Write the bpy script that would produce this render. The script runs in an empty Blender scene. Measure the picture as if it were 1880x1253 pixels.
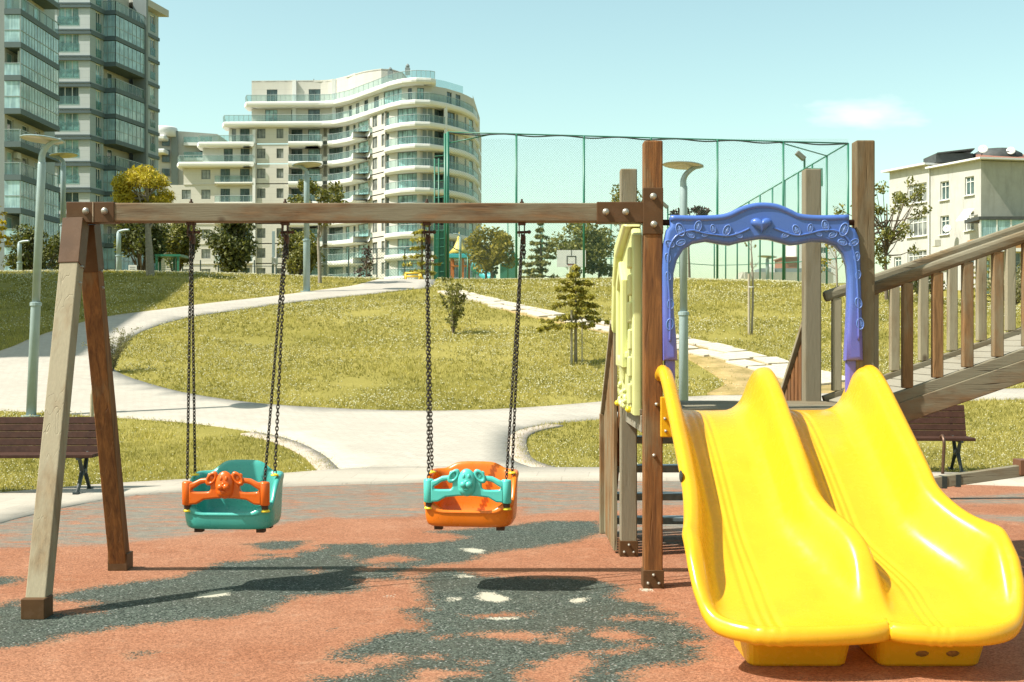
import bpy, bmesh, math, random
import numpy as np
from mathutils import Vector, Matrix
from mathutils.geometry import delaunay_2d_cdt
R = math.radians
random.seed(7); rng = np.random.default_rng(7)
sc = bpy.context.scene

# ------------------------------------------------------------------ camera, sky, sun, exposure
F = 2350.0; CZ = 1.6                       # focal length in photo pixels, eye height
cam = bpy.data.cameras.new('camera'); camo = bpy.data.objects.new('camera', cam)
sc.collection.objects.link(camo); sc.camera = camo
cam.sensor_width = 36; cam.lens = 36*F/1880; cam.clip_start = .1; cam.clip_end = 3000
camo.location = (0, 0, CZ); camo.rotation_euler = (R(90), 0, 0)
SUN = Vector((-1.72, -.60, 2.4)).normalized()
sun = bpy.data.lights.new('sun', 'SUN'); sun.energy = 4.7; sun.angle = R(.53); sun.color = (1, .955, .885)
suno = bpy.data.objects.new('sun', sun); sc.collection.objects.link(suno)
suno.rotation_euler = SUN.to_track_quat('Z', 'Y').to_euler(); suno.location = SUN*60
w = bpy.data.worlds.new('World'); sc.world = w; w.use_nodes = True
def N(nt, t, **k):
    n = nt.nodes.new(t)
    for a, b in k.items():
        if a.startswith('i_'):
            key = a[2:]; n.inputs[int(key) if key.isdigit() else key].default_value = b
        else: setattr(n, a, b)
    return n
def L(nt, a, b): nt.links.new(a, b)
def mathn(nt, op, a, b=None, clamp=False):
    n = N(nt, 'ShaderNodeMath', operation=op); n.use_clamp = clamp
    for i, x in enumerate((a, b)):
        if x is None: continue
        if isinstance(x, (int, float)): n.inputs[i].default_value = x
        else: L(nt, x, n.inputs[i])
    return n.outputs[0]
def mixc(nt, fac, a, b, mode='MIX'):
    n = N(nt, 'ShaderNodeMix', data_type='RGBA', blend_type=mode)
    for s, x in ((n.inputs[0], fac), (n.inputs[6], a), (n.inputs[7], b)):
        if isinstance(x, (int, float)): s.default_value = x
        elif isinstance(x, (tuple, list)): s.default_value = (*x[:3], 1)
        else: L(nt, x, s)
    return n.outputs[2]
def ramp(nt, fac, stops):
    n = N(nt, 'ShaderNodeValToRGB'); e = n.color_ramp.elements
    while len(e) < len(stops): e.new(.5)
    for q, (p, c) in zip(e, stops):
        q.position = p; q.color = (*c, 1) if not isinstance(c, (int, float)) else (c, c, c, 1)
    L(nt, fac, n.inputs[0]); return n.outputs[0]
nt = w.node_tree; nt.nodes.clear()
sky = N(nt, 'ShaderNodeTexSky', sky_type='NISHITA', sun_disc=False, sun_elevation=math.asin(SUN.z),
        sun_rotation=math.atan2(SUN.x, SUN.y), air_density=1.0, dust_density=1.4, ozone_density=1.0)
SKYTINT = (1.02, 1.085, .79)
tint = mixc(nt, 1.0, sky.outputs[0], SKYTINT, 'MULTIPLY')
# one small flat cloud low in the sky
tc = N(nt, 'ShaderNodeTexCoord'); sp = N(nt, 'ShaderNodeSeparateXYZ'); L(nt, tc.outputs['Generated'], sp.inputs[0])
u = mathn(nt, 'DIVIDE', sp.outputs[0], sp.outputs[1]); v = mathn(nt, 'DIVIDE', sp.outputs[2], sp.outputs[1])
cb = N(nt, 'ShaderNodeCombineXYZ'); L(nt, u, cb.inputs[0]); L(nt, v, cb.inputs[1])
mp = N(nt, 'ShaderNodeMapping'); mp.inputs['Scale'].default_value = (28, 80, 1); L(nt, cb.outputs[0], mp.inputs[0])
cn = N(nt, 'ShaderNodeTexNoise'); cn.inputs['Scale'].default_value = 1.0; cn.inputs['Detail'].default_value = 5; L(nt, mp.outputs[0], cn.inputs[0])
du = mathn(nt, 'MULTIPLY', mathn(nt, 'SUBTRACT', u, .2755), 1/.052); dv = mathn(nt, 'MULTIPLY', mathn(nt, 'SUBTRACT', v, .1775), 1/.0145)
dist = mathn(nt, 'SQRT', mathn(nt, 'ADD', mathn(nt, 'MULTIPLY', du, du), mathn(nt, 'MULTIPLY', dv, dv)))
cm = mathn(nt, 'SUBTRACT', mathn(nt, 'ADD', 1.0, mathn(nt, 'MULTIPLY', mathn(nt, 'SUBTRACT', cn.outputs[0], .5), 1.6)), dist)
cm = mathn(nt, 'MULTIPLY', cm, .9, True); cm = mathn(nt, 'MULTIPLY', cm, mathn(nt, 'GREATER_THAN', sp.outputs[1], .1))
CLOUD = (5.2, 5.4, 5.2)
skyc = mixc(nt, mathn(nt, 'MULTIPLY', cm, .8), tint, CLOUD)
bg = N(nt, 'ShaderNodeBackground'); bg.inputs[1].default_value = .14; L(nt, skyc, bg.inputs[0])
wo = N(nt, 'ShaderNodeOutputWorld'); L(nt, bg.outputs[0], wo.inputs[0])
vs = sc.view_settings; vs.view_transform = 'Standard'; vs.look = 'None'; vs.gamma = 1; vs.use_curve_mapping = False
vs.exposure = .80

# ------------------------------------------------------------------ helpers
def P(px, py, Y): return Vector(((px-940)/F*Y, Y, CZ+(626.5-py)/F*Y))
ORG = {}
def thing(name, loc, label, cat, group=None):
    o = bpy.data.objects.new(name, None); sc.collection.objects.link(o); o.location = loc; o.empty_display_size = .2
    o['label'] = label; o['category'] = cat
    if group: o['group'] = group
    ORG[o.name] = Vector(loc); return o
def tag(o, label=None, cat=None, group=None, kind=None):
    if label: o['label'] = label
    if cat: o['category'] = cat
    if group: o['group'] = group
    if kind: o['kind'] = kind
    return o
def kids(o): return [c for c in bpy.data.objects if c.parent == o]
def copy_tree(o, parent=None, ch=None):
    if ch is None:
        ch = {}
        for q in bpy.data.objects:
            if q.parent: ch.setdefault(q.parent.name, []).append(q)
    c = o.copy(); sc.collection.objects.link(c)
    if parent: c.parent = parent
    for k in ch.get(o.name, []): copy_tree(k, c, ch)
    return c
class MB:
    def __init__(s): s.v = []; s.f = []
    def add(s, vs, fs):
        n = len(s.v); s.v += [tuple(x) for x in vs]; s.f += [tuple(i+n for i in f) for f in fs]; return s
    def box(s, c, d, M=None):
        c = Vector(c); o = []
        for x in (-.5, .5):
            for y in (-.5, .5):
                for z in (-.5, .5):
                    q = Vector((x*d[0], y*d[1], z*d[2])); o.append(c+(M @ q if M else q))
        return s.add(o, [(0, 1, 3, 2), (4, 6, 7, 5), (0, 4, 5, 1), (2, 3, 7, 6), (0, 2, 6, 4), (1, 5, 7, 3)])
    def bb(s, lo, hi): return s.box([(a+b)/2 for a, b in zip(lo, hi)], [b-a for a, b in zip(lo, hi)])
    def beam(s, a, b, wd, ht, up=(0, 0, 1)):      # bar from a to b: wd sideways, ht along up
        a = Vector(a); b = Vector(b); d = (b-a); l = d.length; d.normalize(); u = Vector(up)
        x = d.cross(u).normalized(); u = x.cross(d).normalized()
        M = Matrix((d, x, u)).transposed(); return s.box((a+b)/2, (l, wd, ht), M)
    def tube(s, pts, r, n=8, cap=True):
        pts = [Vector(p) for p in pts]; rs = r if isinstance(r, (list, tuple)) else [r]*len(pts)
        o = []; fs = []; m = len(pts)
        ref = None
        for i, p in enumerate(pts):
            t = (pts[min(i+1, m-1)]-pts[max(i-1, 0)]).normalized()
            if ref is None: ref = Vector((0, 0, 1)) if abs(t.z) < .9 else Vector((1, 0, 0))
            x = t.cross(ref).normalized(); y = x.cross(t).normalized(); ref = y
            for k in range(n):
                a = 2*math.pi*k/n; o.append(p+(x*math.cos(a)+y*math.sin(a))*rs[i])
        for i in range(m-1):
            for k in range(n): fs.append((i*n+k, i*n+(k+1) % n, (i+1)*n+(k+1) % n, (i+1)*n+k))
        if cap: fs += [tuple(range(n-1, -1, -1)), tuple((m-1)*n+k for k in range(n))]
        return s.add(o, fs)
    def lathe(s, prof, c=(0, 0, 0), n=20, M=None):
        o = []; fs = []; c = Vector(c)
        for r, z in prof:
            for k in range(n):
                a = 2*math.pi*k/n; q = Vector((r*math.cos(a), r*math.sin(a), z)); o.append(c+(M @ q if M else q))
        for i in range(len(prof)-1):
            for k in range(n): fs.append((i*n+k, i*n+(k+1) % n, (i+1)*n+(k+1) % n, (i+1)*n+k))
        fs += [tuple(range(n-1, -1, -1)), tuple((len(prof)-1)*n+k for k in range(n))]
        return s.add(o, fs)
    def ell(s, c, r, n=14, m=9, M=None):
        return s.lathe([(math.sin(math.pi*max(.004, min(.996, i/m)))*1.0, -math.cos(math.pi*i/m)) for i in range(m+1)], c, n,
                       (M or Matrix.Identity(3)) @ Matrix.Diagonal(Vector(r)))
    def ring(s, c, r, tr, n=14, k=6, M=None, sx=1, sy=1):
        c = Vector(c); o = []; fs = []
        for i in range(n):
            a = 2*math.pi*i/n
            for j in range(k):
                b = 2*math.pi*j/k; q = Vector(((r+tr*math.cos(b))*math.cos(a)*sx, (r+tr*math.cos(b))*math.sin(a)*sy, tr*math.sin(b)))
                o.append(c+(M @ q if M else q))
        for i in range(n):
            for j in range(k): fs.append((i*k+j, ((i+1) % n)*k+j, ((i+1) % n)*k+(j+1) % k, i*k+(j+1) % k))
        return s.add(o, fs)
    def ext(s, poly, z0, z1):
        n = len(poly); o = [(p[0], p[1], z0) for p in poly]+[(p[0], p[1], z1) for p in poly]
        fs = [tuple(range(n-1, -1, -1)), tuple(range(n, 2*n))]+[(i, (i+1) % n, n+(i+1) % n, n+i) for i in range(n)]
        return s.add(o, fs)
    def quad(s, a, b, c, d): return s.add([a, b, c, d], [(0, 1, 2, 3)])
    def build(s, name, mat, parent=None, smooth=False, bevel=0, sub=0, local=False, fix=True):
        me = bpy.data.meshes.new(name); o = bpy.data.objects.new(name, me); sc.collection.objects.link(o)
        org = Vector((0, 0, 0))
        if parent is not None:
            o.parent = parent; org = ORG.get(parent.name, Vector((0, 0, 0)))
        if local: org = Vector((0, 0, 0))
        ORG[o.name] = ORG.get(parent.name, Vector((0, 0, 0))) if parent is not None else Vector((0, 0, 0))
        me.from_pydata([(x-org.x, y-org.y, z-org.z) for x, y, z in s.v], [], s.f)
        if fix:
            bm = bmesh.new(); bm.from_mesh(me); bmesh.ops.recalc_face_normals(bm, faces=bm.faces); bm.to_mesh(me); bm.free()
        if mat: me.materials.append(mat)
        if smooth: me.polygons.foreach_set('use_smooth', [True]*len(me.polygons))
        if bevel:
            b = o.modifiers.new('bevel', 'BEVEL'); b.width = bevel; b.segments = 2; b.limit_method = 'ANGLE'; b.angle_limit = R(40)
        if sub:
            b = o.modifiers.new('sub', 'SUBSURF'); b.levels = b.render_levels = sub
        return o
def plate(outline, holes, thick, bev, M, res=2):
    """rounded plate from a 2D outline (with holes), placed by 4x4 M -> MB"""
    cu = bpy.data.curves.new('tmp', 'CURVE'); cu.dimensions = '2D'; cu.fill_mode = 'BOTH'
    for poly in [outline]+list(holes):
        sp_ = cu.splines.new('POLY'); sp_.points.add(len(poly)-1); sp_.use_cyclic_u = True
        for q, p in zip(sp_.points, poly): q.co = (p[0], p[1], 0, 1)
    cu.extrude = max(thick/2-bev, .001); cu.bevel_depth = bev; cu.bevel_resolution = res; cu.offset = -bev
    ob = bpy.data.objects.new('tmp', cu); sc.collection.objects.link(ob)
    dg = bpy.context.evaluated_depsgraph_get(); me = bpy.data.meshes.new_from_object(ob.evaluated_get(dg))
    m = MB(); m.add([M @ v.co for v in me.vertices], [tuple(p.vertices) for p in me.polygons])
    bpy.data.objects.remove(ob); bpy.data.meshes.remove(me); bpy.data.curves.remove(cu); return m
def spline(pts, n=6, closed=False):
    """Catmull-Rom through 2D/3D points"""
    pts = [Vector(p) for p in pts]; m = len(pts); out = []
    for i in range(m if closed else m-1):
        g = lambda k: pts[k % m] if closed else pts[max(0, min(m-1, k))]
        p0, p1, p2, p3 = g(i-1), g(i), g(i+1), g(i+2)
        for k in range(n):
            t = k/n; out.append(.5*((2*p1)+(p2-p0)*t+(2*p0-5*p1+4*p2-p3)*t*t+(3*p1-p0-3*p2+p3)*t**3))
    if not closed: out.append(pts[-1])
    return out

# ------------------------------------------------------------------ materials
MATS = {}
def newmat(name):
    m = bpy.data.materials.new(name); m.use_nodes = True; t = m.node_tree
    return m, t, t.nodes['Principled BSDF']
def coords(t, scale=(1, 1, 1), kind='Object'):
    tc = N(t, 'ShaderNodeTexCoord'); mp = N(t, 'ShaderNodeMapping'); mp.inputs['Scale'].default_value = scale
    L(t, tc.outputs[kind], mp.inputs[0]); return mp.outputs[0]
def noise(t, vec, scale, detail=4, rough=.55, dist=0):
    n = N(t, 'ShaderNodeTexNoise'); n.inputs['Scale'].default_value = scale; n.inputs['Detail'].default_value = detail
    n.inputs['Roughness'].default_value = rough; n.inputs['Distortion'].default_value = dist; L(t, vec, n.inputs[0]); return n.outputs[0]
def bump(t, b, h, strength=.3, dist=.01):
    n = N(t, 'ShaderNodeBump'); n.inputs['Strength'].default_value = strength; n.inputs['Distance'].default_value = dist
    L(t, h, n.inputs['Height']); L(t, n.outputs[0], b.inputs['Normal'])
def plain(name, col, rough=.6, var=.12, scale=6, metal=0, bmp=0, bscale=80, coat=0, spec=.5, dirt=None, dirtamt=.5):
    if name in MATS: return MATS[name]
    m, t, b = newmat(name); v = coords(t); n = noise(t, v, scale)
    c = mixc(t, ramp(t, n, [(.3, 0), (.7, 1)]), tuple(x*(1-var) for x in col), tuple(min(1, x*(1+var)) for x in col))
    if dirt:
        n2 = noise(t, v, scale*2.3, 6, .65); c = mixc(t, mathn(t, 'MULTIPLY', ramp(t, n2, [(.52, 0), (.72, 1)]), dirtamt), c, dirt)
    L(t, c, b.inputs['Base Color']); b.inputs['Roughness'].default_value = rough; b.inputs['Metallic'].default_value = metal
    b.inputs['Specular IOR Level'].default_value = spec
    if coat: b.inputs['Coat Weight'].default_value = coat; b.inputs['Coat Roughness'].default_value = .12
    if bmp: bump(t, b, noise(t, v, bscale, 3), bmp)
    MATS[name] = m; return m
def wood(name, light, dark, grey, axis='z', gmix=.4, bmp=.35):
    m, t, b = newmat(name); k = {'x': (.09, 1, 1), 'y': (1, .09, 1), 'z': (1, 1, .09)}[axis]
    v = coords(t, k); v0 = coords(t)
    g = noise(t, v, 26, 6, .6, .6); fine = noise(t, v, 110, 4, .6, .2)
    c = mixc(t, ramp(t, g, [(.32, 0), (.68, 1)]), dark, light)
    c = mixc(t, mathn(t, 'MULTIPLY', ramp(t, fine, [(.45, 0), (.75, 1)]), .45), c, tuple(x*.55 for x in dark))
    wz = noise(t, coords(t, tuple(1 if q == 1 else .3 for q in k)), 5, 5, .6)
    c = mixc(t, ramp(t, wz, [(.62-gmix*.5, 0), (.80-gmix*.5, 1)]), c, mixc(t, fine, tuple(x*.72 for x in grey), grey))
    # long cracks and knots
    cr = noise(t, coords(t, tuple(1 if q == 1 else .03 for q in k)), 22, 1, .4, .0)
    ck = ramp(t, mathn(t, 'ABSOLUTE', mathn(t, 'SUBTRACT', cr, .5)), [(.0, 1), (.016, 0)])
    ck = mathn(t, 'MULTIPLY', ck, ramp(t, noise(t, v0, 2.3, 2), [(.5, 0), (.62, 1)]))
    c = mixc(t, mathn(t, 'MULTIPLY', ck, (.8 if axis == 'x' else .04)), c, (.02, .014, .01))
    vo = N(t, 'ShaderNodeTexVoronoi'); vo.inputs['Scale'].default_value = 3.2; L(t, coords(t, tuple(1 if q == 1 else .7 for q in k)), vo.inputs[0])
    kn = ramp(t, vo.outputs['Distance'], [(.03, 1), (.085, 0)])
    c = mixc(t, mathn(t, 'MULTIPLY', kn, .75), c, (.045, .022, .010))
    L(t, c, b.inputs['Base Color']); b.inputs['Roughness'].default_value = .78; b.inputs['Specular IOR Level'].default_value = .3
    bump(t, b, mathn(t, 'SUBTRACT', mathn(t, 'ADD', g, mathn(t, 'MULTIPLY', fine, .6)), mathn(t, 'MULTIPLY', ck, 2.)), bmp, .006)
    return m
WB = ((.27, .115, .036), (.105, .042, .015), (.25, .215, .14))
W_brown = wood('stained_wood_upright', *WB, 'z', .12)
W_dark = wood('dark_stained_wood', (.265, .112, .032), (.105, .042, .013), (.23, .17, .09), 'z', .14)
W_grey = wood('weathered_wood_upright', (.29, .215, .12), (.17, .12, .065), (.34, .295, .195), 'z', .62)
W_olive = wood('olive_brown_wood_upright', (.185, .125, .058), (.085, .055, .025), (.20, .17, .105), 'z', .35)
W_rear = wood('grey_olive_wood_upright', (.21, .165, .088), (.12, .088, .045), (.235, .205, .14), 'z', .6)
W_mid = wood('half_weathered_wood_upright', (.285, .158, .064), (.135, .072, .028), (.25, .215, .135), 'z', .32)
W_beam = wood('stained_wood_lengthwise', (.235, .130, .058), (.095, .056, .028), (.215, .185, .12), 'x', .42)
W_xgrey = wood('weathered_wood_lengthwise', (.195, .14, .072), (.105, .07, .034), (.225, .20, .135), 'x', .5)
W_ygrey = wood('weathered_wood_across', (.26, .205, .13), (.16, .12, .075), (.30, .275, .21), 'y', .7)
M_brown = plain('brown_painted_steel', (.088, .043, .016), .55, .15, 5, spec=.25, bmp=.05, dirt=(.17, .10, .06), dirtamt=.3)
M_bolt = plain('galvanised_steel', (.36, .34, .29), .42, .1, 40, metal=.6)
M_chain = plain('dark_chain_steel', (.055, .05, .042), .45, .3, 60, metal=.7, dirt=(.10, .045, .02), dirtamt=.5)
M_rust = plain('rusty_iron', (.07, .032, .018), .7, .35, 30, metal=.3, bmp=.3)
def plastic(name, col, fade=None, rough=.28, sss=0):
    m, t, b = newmat(name); v = coords(t); n = noise(t, v, 3.5, 4)
    c = mixc(t, ramp(t, n, [(.3, 0), (.7, 1)]), tuple(x*.93 for x in col), tuple(min(1, x*1.05) for x in col))
    if fade:
        sp_ = N(t, 'ShaderNodeSeparateXYZ'); L(t, v, sp_.inputs[0])
        c = mixc(t, mathn(t, 'MULTIPLY', mathn(t, 'SUBTRACT', mathn(t, 'ADD', sp_.outputs[2], mathn(t, 'MULTIPLY', mathn(t, 'SUBTRACT', n, .5), .35)), fade[0]), 1/(fade[1]-fade[0]), True), fade[2], c)
    sm = noise(t, coords(t, (3, .5, 1)), 9, 5, .7)
    c = mixc(t, mathn(t, 'MULTIPLY', ramp(t, sm, [(.55, 0), (.8, 1)]), .08), c, tuple(x*.5+.04 for x in col))
    sc1 = noise(t, coords(t, (9, .35, .35)), 11, 3, .6); c = mixc(t, mathn(t, 'MULTIPLY', ramp(t, sc1, [(.66, 0), (.70, 1)]), .16), c, tuple(x*.55 for x in col))
    L(t, c, b.inputs['Base Color'])
    L(t, ramp(t, noise(t, v, 14, 5, .6), [(.3, rough*.75), (.75, rough*1.5)]), b.inputs['Roughness'])
    bump(t, b, noise(t, v, 7, 2), .04, .01)
    if sss:
        tr = N(t, 'ShaderNodeBsdfTranslucent'); L(t, mixc(t, 1., c, (1.1, .95, .6), 'MULTIPLY'), tr.inputs[0]); ms = N(t, 'ShaderNodeMixShader'); ms.inputs[0].default_value = sss
        L(t, b.outputs[0], ms.inputs[1]); L(t, tr.outputs[0], ms.inputs[2]); L(t, ms.outputs[0], t.nodes['Material Output'].inputs[0])
    return m
M_yellow = plastic('yellow_plastic', (.82, .465, .018), None, .24, .24)
M_blue = plastic('blue_violet_plastic', (.066, .138, .42), (1.35, 2.05, (.14, .115, .42)), .28)
M_teal = plastic('teal_plastic', (.060, .36, .30), None, .28)
M_turq = plastic('turquoise_plastic', (.085, .50, .43), None, .28)
M_orange = plastic('orange_plastic', (.66, .115, .006), None, .28)
M_orange2 = plastic('light_orange_plastic', (.68, .155, .006), None, .28)
M_lime = plastic('pale_lime_plastic', (.60, .62, .26), None, .36)
M_knob = plain('yellow_cap_plastic', (.8, .6, .03), .35)
M_scuff = plain('scuffed_plastic', (.20, .09, .012), .7, .4, 60)
M_lamp = plain('grey_green_lamp_paint', (.27, .345, .345), .42, .08, 6, coat=.2)
M_diff = plain('lamp_diffuser', (.42, .39, .29), .35, .2, 5)
M_bench = plain('dark_brown_slats', (.050, .021, .013), .7, .25, 14, spec=.2, bmp=.1, dirt=(.2, .15, .12), dirtamt=.10)
M_iron = plain('dark_green_cast_iron', (.022, .03, .026), .5, .2, 20)
M_arm = plain('worn_brown_steel', (.11, .06, .035), .4, .25, 14, metal=.4)
M_green = plain('green_painted_steel', (.018, .145, .085), .4, .1, 3)
M_wire = plain('green_coated_wire', (.10, .20, .155), .5, .1, 2)
# ------------------------------------------------------------------ terrain
ZY = np.array([-60, 13.0, 14.7, 16, 20.6, 25, 30, 36, 43, 50, 56, 62, 120, 200, 320, 900.])
ZZ = np.array([-.03, -.03, -.03, .03, .36, .85, 1.55, 2.4, 3.3, 3.95, 4.25, 4.38, 7.15, 10.9, 14, 22.])
_yy = np.arange(-60, 900, .1); _zz = np.interp(_yy, ZY, ZZ)
def _box(a, k): 
    p = np.pad(a, k, 'edge'); c = np.cumsum(np.insert(p, 0, 0)); return (c[2*k+1:]-c[:-2*k-1])/(2*k+1)
_zs = _box(_box(_zz, 14), 14); _zs = np.where(_yy < 13.0, -.03, _zs)
def sst(a, b, x):
    t = np.clip((x-a)/(b-a), 0, 1); return t*t*(3-2*t)
def TZ(X, Y):
    X = np.asarray(X, float); Y = np.asarray(Y, float)
    z = np.interp(Y, _yy, _zs)
    z = z+.32*sst(-5, -13, X)*sst(33, 50, Y)*(1-sst(60, 80, Y))-1.25*sst(10, 22, X)*sst(30, 50, Y)*(1-sst(90, 130, Y)*.8)
    amp = .05*sst(20, 34, Y); return z+amp*(np.sin(X*.55+Y*.21)+np.sin(X*.23-Y*.47+1))*.6
def tz(x, y): return float(TZ(x, y))
def G(px, py):
    """where the sight line of a photo pixel meets the ground"""
    Y = np.arange(4, 58, .02); X = (px-940)/F*Y; z = CZ+(626.5-py)/F*Y
    d = TZ(X, Y)-z; k = np.argmax(d >= 0)
    if d[k] < 0: k = len(Y)-1
    return Vector((X[k], Y[k]))
def ground_poly(pix, n=5, closed=True, smooth=True):
    p = [G(*q) for q in pix]
    return spline(p, n, closed) if smooth else p
def inside(poly, X, Y):
    x = np.asarray(X); y = np.asarray(Y); r = np.zeros(x.shape, bool); n = len(poly)
    for i in range(n):
        a, b = poly[i], poly[(i+1) % n]
        if a[1] == b[1]: continue
        c = (a[1] > y) != (b[1] > y); r ^= c & (x < (b[0]-a[0])*(y-a[1])/(b[1]-a[1])+a[0])
    return r
def sdist(poly, X, Y):
    d = np.full(X.shape, 1e9)
    n = len(poly)
    for i in range(n):
        a, b = poly[i], poly[(i+1) % n]; ex, ey = b[0]-a[0], b[1]-a[1]; l2 = ex*ex+ey*ey+1e-12
        t = np.clip(((X-a[0])*ex+(Y-a[1])*ey)/l2, 0, 1); d = np.minimum(d, (X-a[0]-t*ex)**2+(Y-a[1]-t*ey)**2)
    d = np.sqrt(d); return np.where(inside(poly, X, Y), d, -d)
def npmesh(name, verts, faces, mat, parent=None, attrs={}, smooth=True):
    """verts (N,3) array, faces (M,k) array"""
    me = bpy.data.meshes.new(name); verts = np.asarray(verts, np.float32); faces = np.asarray(faces, np.int32)
    if parent is not None:
        o_ = ORG[parent.name]; verts = verts-np.array(o_, np.float32)
    m, k = faces.shape
    me.vertices.add(len(verts)); me.vertices.foreach_set('co', verts.ravel())
    me.loops.add(m*k); me.loops.foreach_set('vertex_index', faces.ravel())
    me.polygons.add(m); me.polygons.foreach_set('loop_start', np.arange(0, m*k, k, dtype=np.int32))
    me.update(calc_edges=True)
    if smooth: me.polygons.foreach_set('use_smooth', np.ones(m, bool))
    for an, av in attrs.items():
        at = me.attributes.new(an, 'FLOAT', 'POINT'); at.data.foreach_set('value', np.asarray(av, np.float32))
    me.materials.append(mat); o = bpy.data.objects.new(name, me); sc.collection.objects.link(o)
    if parent is not None: o.parent = parent; ORG[o.name] = ORG[parent.name]
    return o
def grid(xs, ys, zf=None):
    X, Y = np.meshgrid(xs, ys); Z = TZ(X, Y) if zf is None else zf(X, Y)
    nx, ny = len(xs), len(ys); i = np.arange(nx*ny).reshape(ny, nx)
    f = np.stack([i[:-1, :-1], i[:-1, 1:], i[1:, 1:], i[1:, :-1]], -1).reshape(-1, 4)
    return np.stack([X, Y, Z], -1).reshape(-1, 3), f
# grass ground
m, t, b = newmat('dry_grass_ground'); v = coords(t)
n1 = noise(t, v, .35, 5, .6); n2 = noise(t, v, 9, 6, .7); n3 = noise(t, v, 55, 3, .6)
c = mixc(t, ramp(t, n1, [(.35, 0), (.65, 1)]), (.22, .195, .040), (.38, .32, .09))
c = mixc(t, ramp(t, n2, [(.35, 0), (.7, 1)]), c, (.26, .225, .052)); c = mixc(t, mathn(t, 'MULTIPLY', ramp(t, n3, [(.3, 1), (.55, 0)]), .5), c, (.10, .09, .02))
c = mixc(t, mathn(t, 'MULTIPLY', ramp(t, noise(t, v, 1.3, 6, .7), [(.6, 0), (.75, 1)]), .55), c, (.38, .30, .12))
L(t, c, b.inputs['Base Color']); b.inputs['Roughness'].default_value = .95; b.inputs['Specular IOR Level'].default_value = .1
bump(t, b, mathn(t, 'ADD', n2, n3), .7, .04); M_grassground = m
xs = np.concatenate([-np.geomspace(30, 500, 26)[::-1], np.arange(-29.5, 29.6, .5), np.geomspace(30, 500, 26)])
ys = np.concatenate([[-40, -20, -8, 0, 6], np.arange(10, 80, .35), np.geomspace(80.5, 900, 60)])
vv, ff = grid(xs, ys); tag(npmesh('ground', vv, ff, M_grassground), kind='structure')
# paths: traced outlines laid on the terrain
PX_lower = [(-380, 742), (0, 755), (130, 762), (250, 770), (350, 778), (440, 790), (530, 808), (590, 835), (625, 866)]
PX_upper = [(-380, 740), (-200, 700), (0, 646), (60, 622), (130, 599), (200, 582), (300, 569), (400, 556), (500, 545), (600, 532), (655, 524), (690, 515)]
ISL_a = [(780, 530), (690, 540), (640, 545), (540, 556), (440, 570), (340, 585), (260, 610), (222, 638), (205, 662), (215, 684), (270, 705), (350, 725), (470, 742), (600, 751), (740, 756), (870, 755), (1000, 748), (1130, 737)]
def sp2(pix, n=5): return spline([G(*q) for q in pix], n)
main = sp2(PX_lower)+sp2([(625, 866), (700, 863), (800, 862), (960, 863)], 3)[1:]+sp2([(988, 863), (945, 848), (933, 825), (936, 803), (960, 790), (1010, 780), (1110, 770), (1290, 757), (1500, 748), (1800, 736), (2150, 728)])+\
    sp2([(2150, 708), (1880, 715), (1600, 722), (1370, 726), (1290, 729)])+sp2(ISL_a[::-1])[0:]+sp2([(795, 526), (800, 515)])[0:]+[G(805, 513)+Vector((0, 4)), G(690, 513)+Vector((0, 4))]+sp2(PX_upper)[::-1]
strip = sp2([(-420, 960), (-150, 925), (0, 911), (100, 902), (200, 894), (350, 885), (500, 876), (625, 867), (740, 863), (990, 863.5), (1110, 863.5), (1280, 864), (1500, 867), (1880, 877), (2200, 886)], 4)+\
    sp2([(2200, 915), (1880, 897), (1600, 889), (1280, 885), (930, 885), (640, 893), (430, 902), (250, 915), (120, 938), (40, 957), (0, 968), (-150, 1015), (-350, 1090)], 4)
stepp = sp2([(835, 534), (880, 548), (960, 567), (1060, 588), (1140, 603), (1230, 624), (1330, 642), (1440, 668), (1560, 700), (1640, 716)])+\
    sp2([(1560, 724), (1420, 727), (1300, 727), (1330, 706), (1290, 676), (1240, 650), (1180, 632), (1100, 610), (1020, 593), (930, 572), (850, 548), (815, 540)])
RUBEDGE_pts = [(-9, 9.0), (-5.6, 9.5)]+sorted([tuple(G(*q)) for q in [(0, 968), (40, 957), (120, 938), (250, 915), (430, 902), (640, 893), (930, 885), (1280, 885), (1600, 889), (1880, 897), (2200, 915)]])+[(9, 12.6)]
RX = np.array([q[0] for q in RUBEDGE_pts]); RY = np.array([q[1] for q in RUBEDGE_pts])
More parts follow.
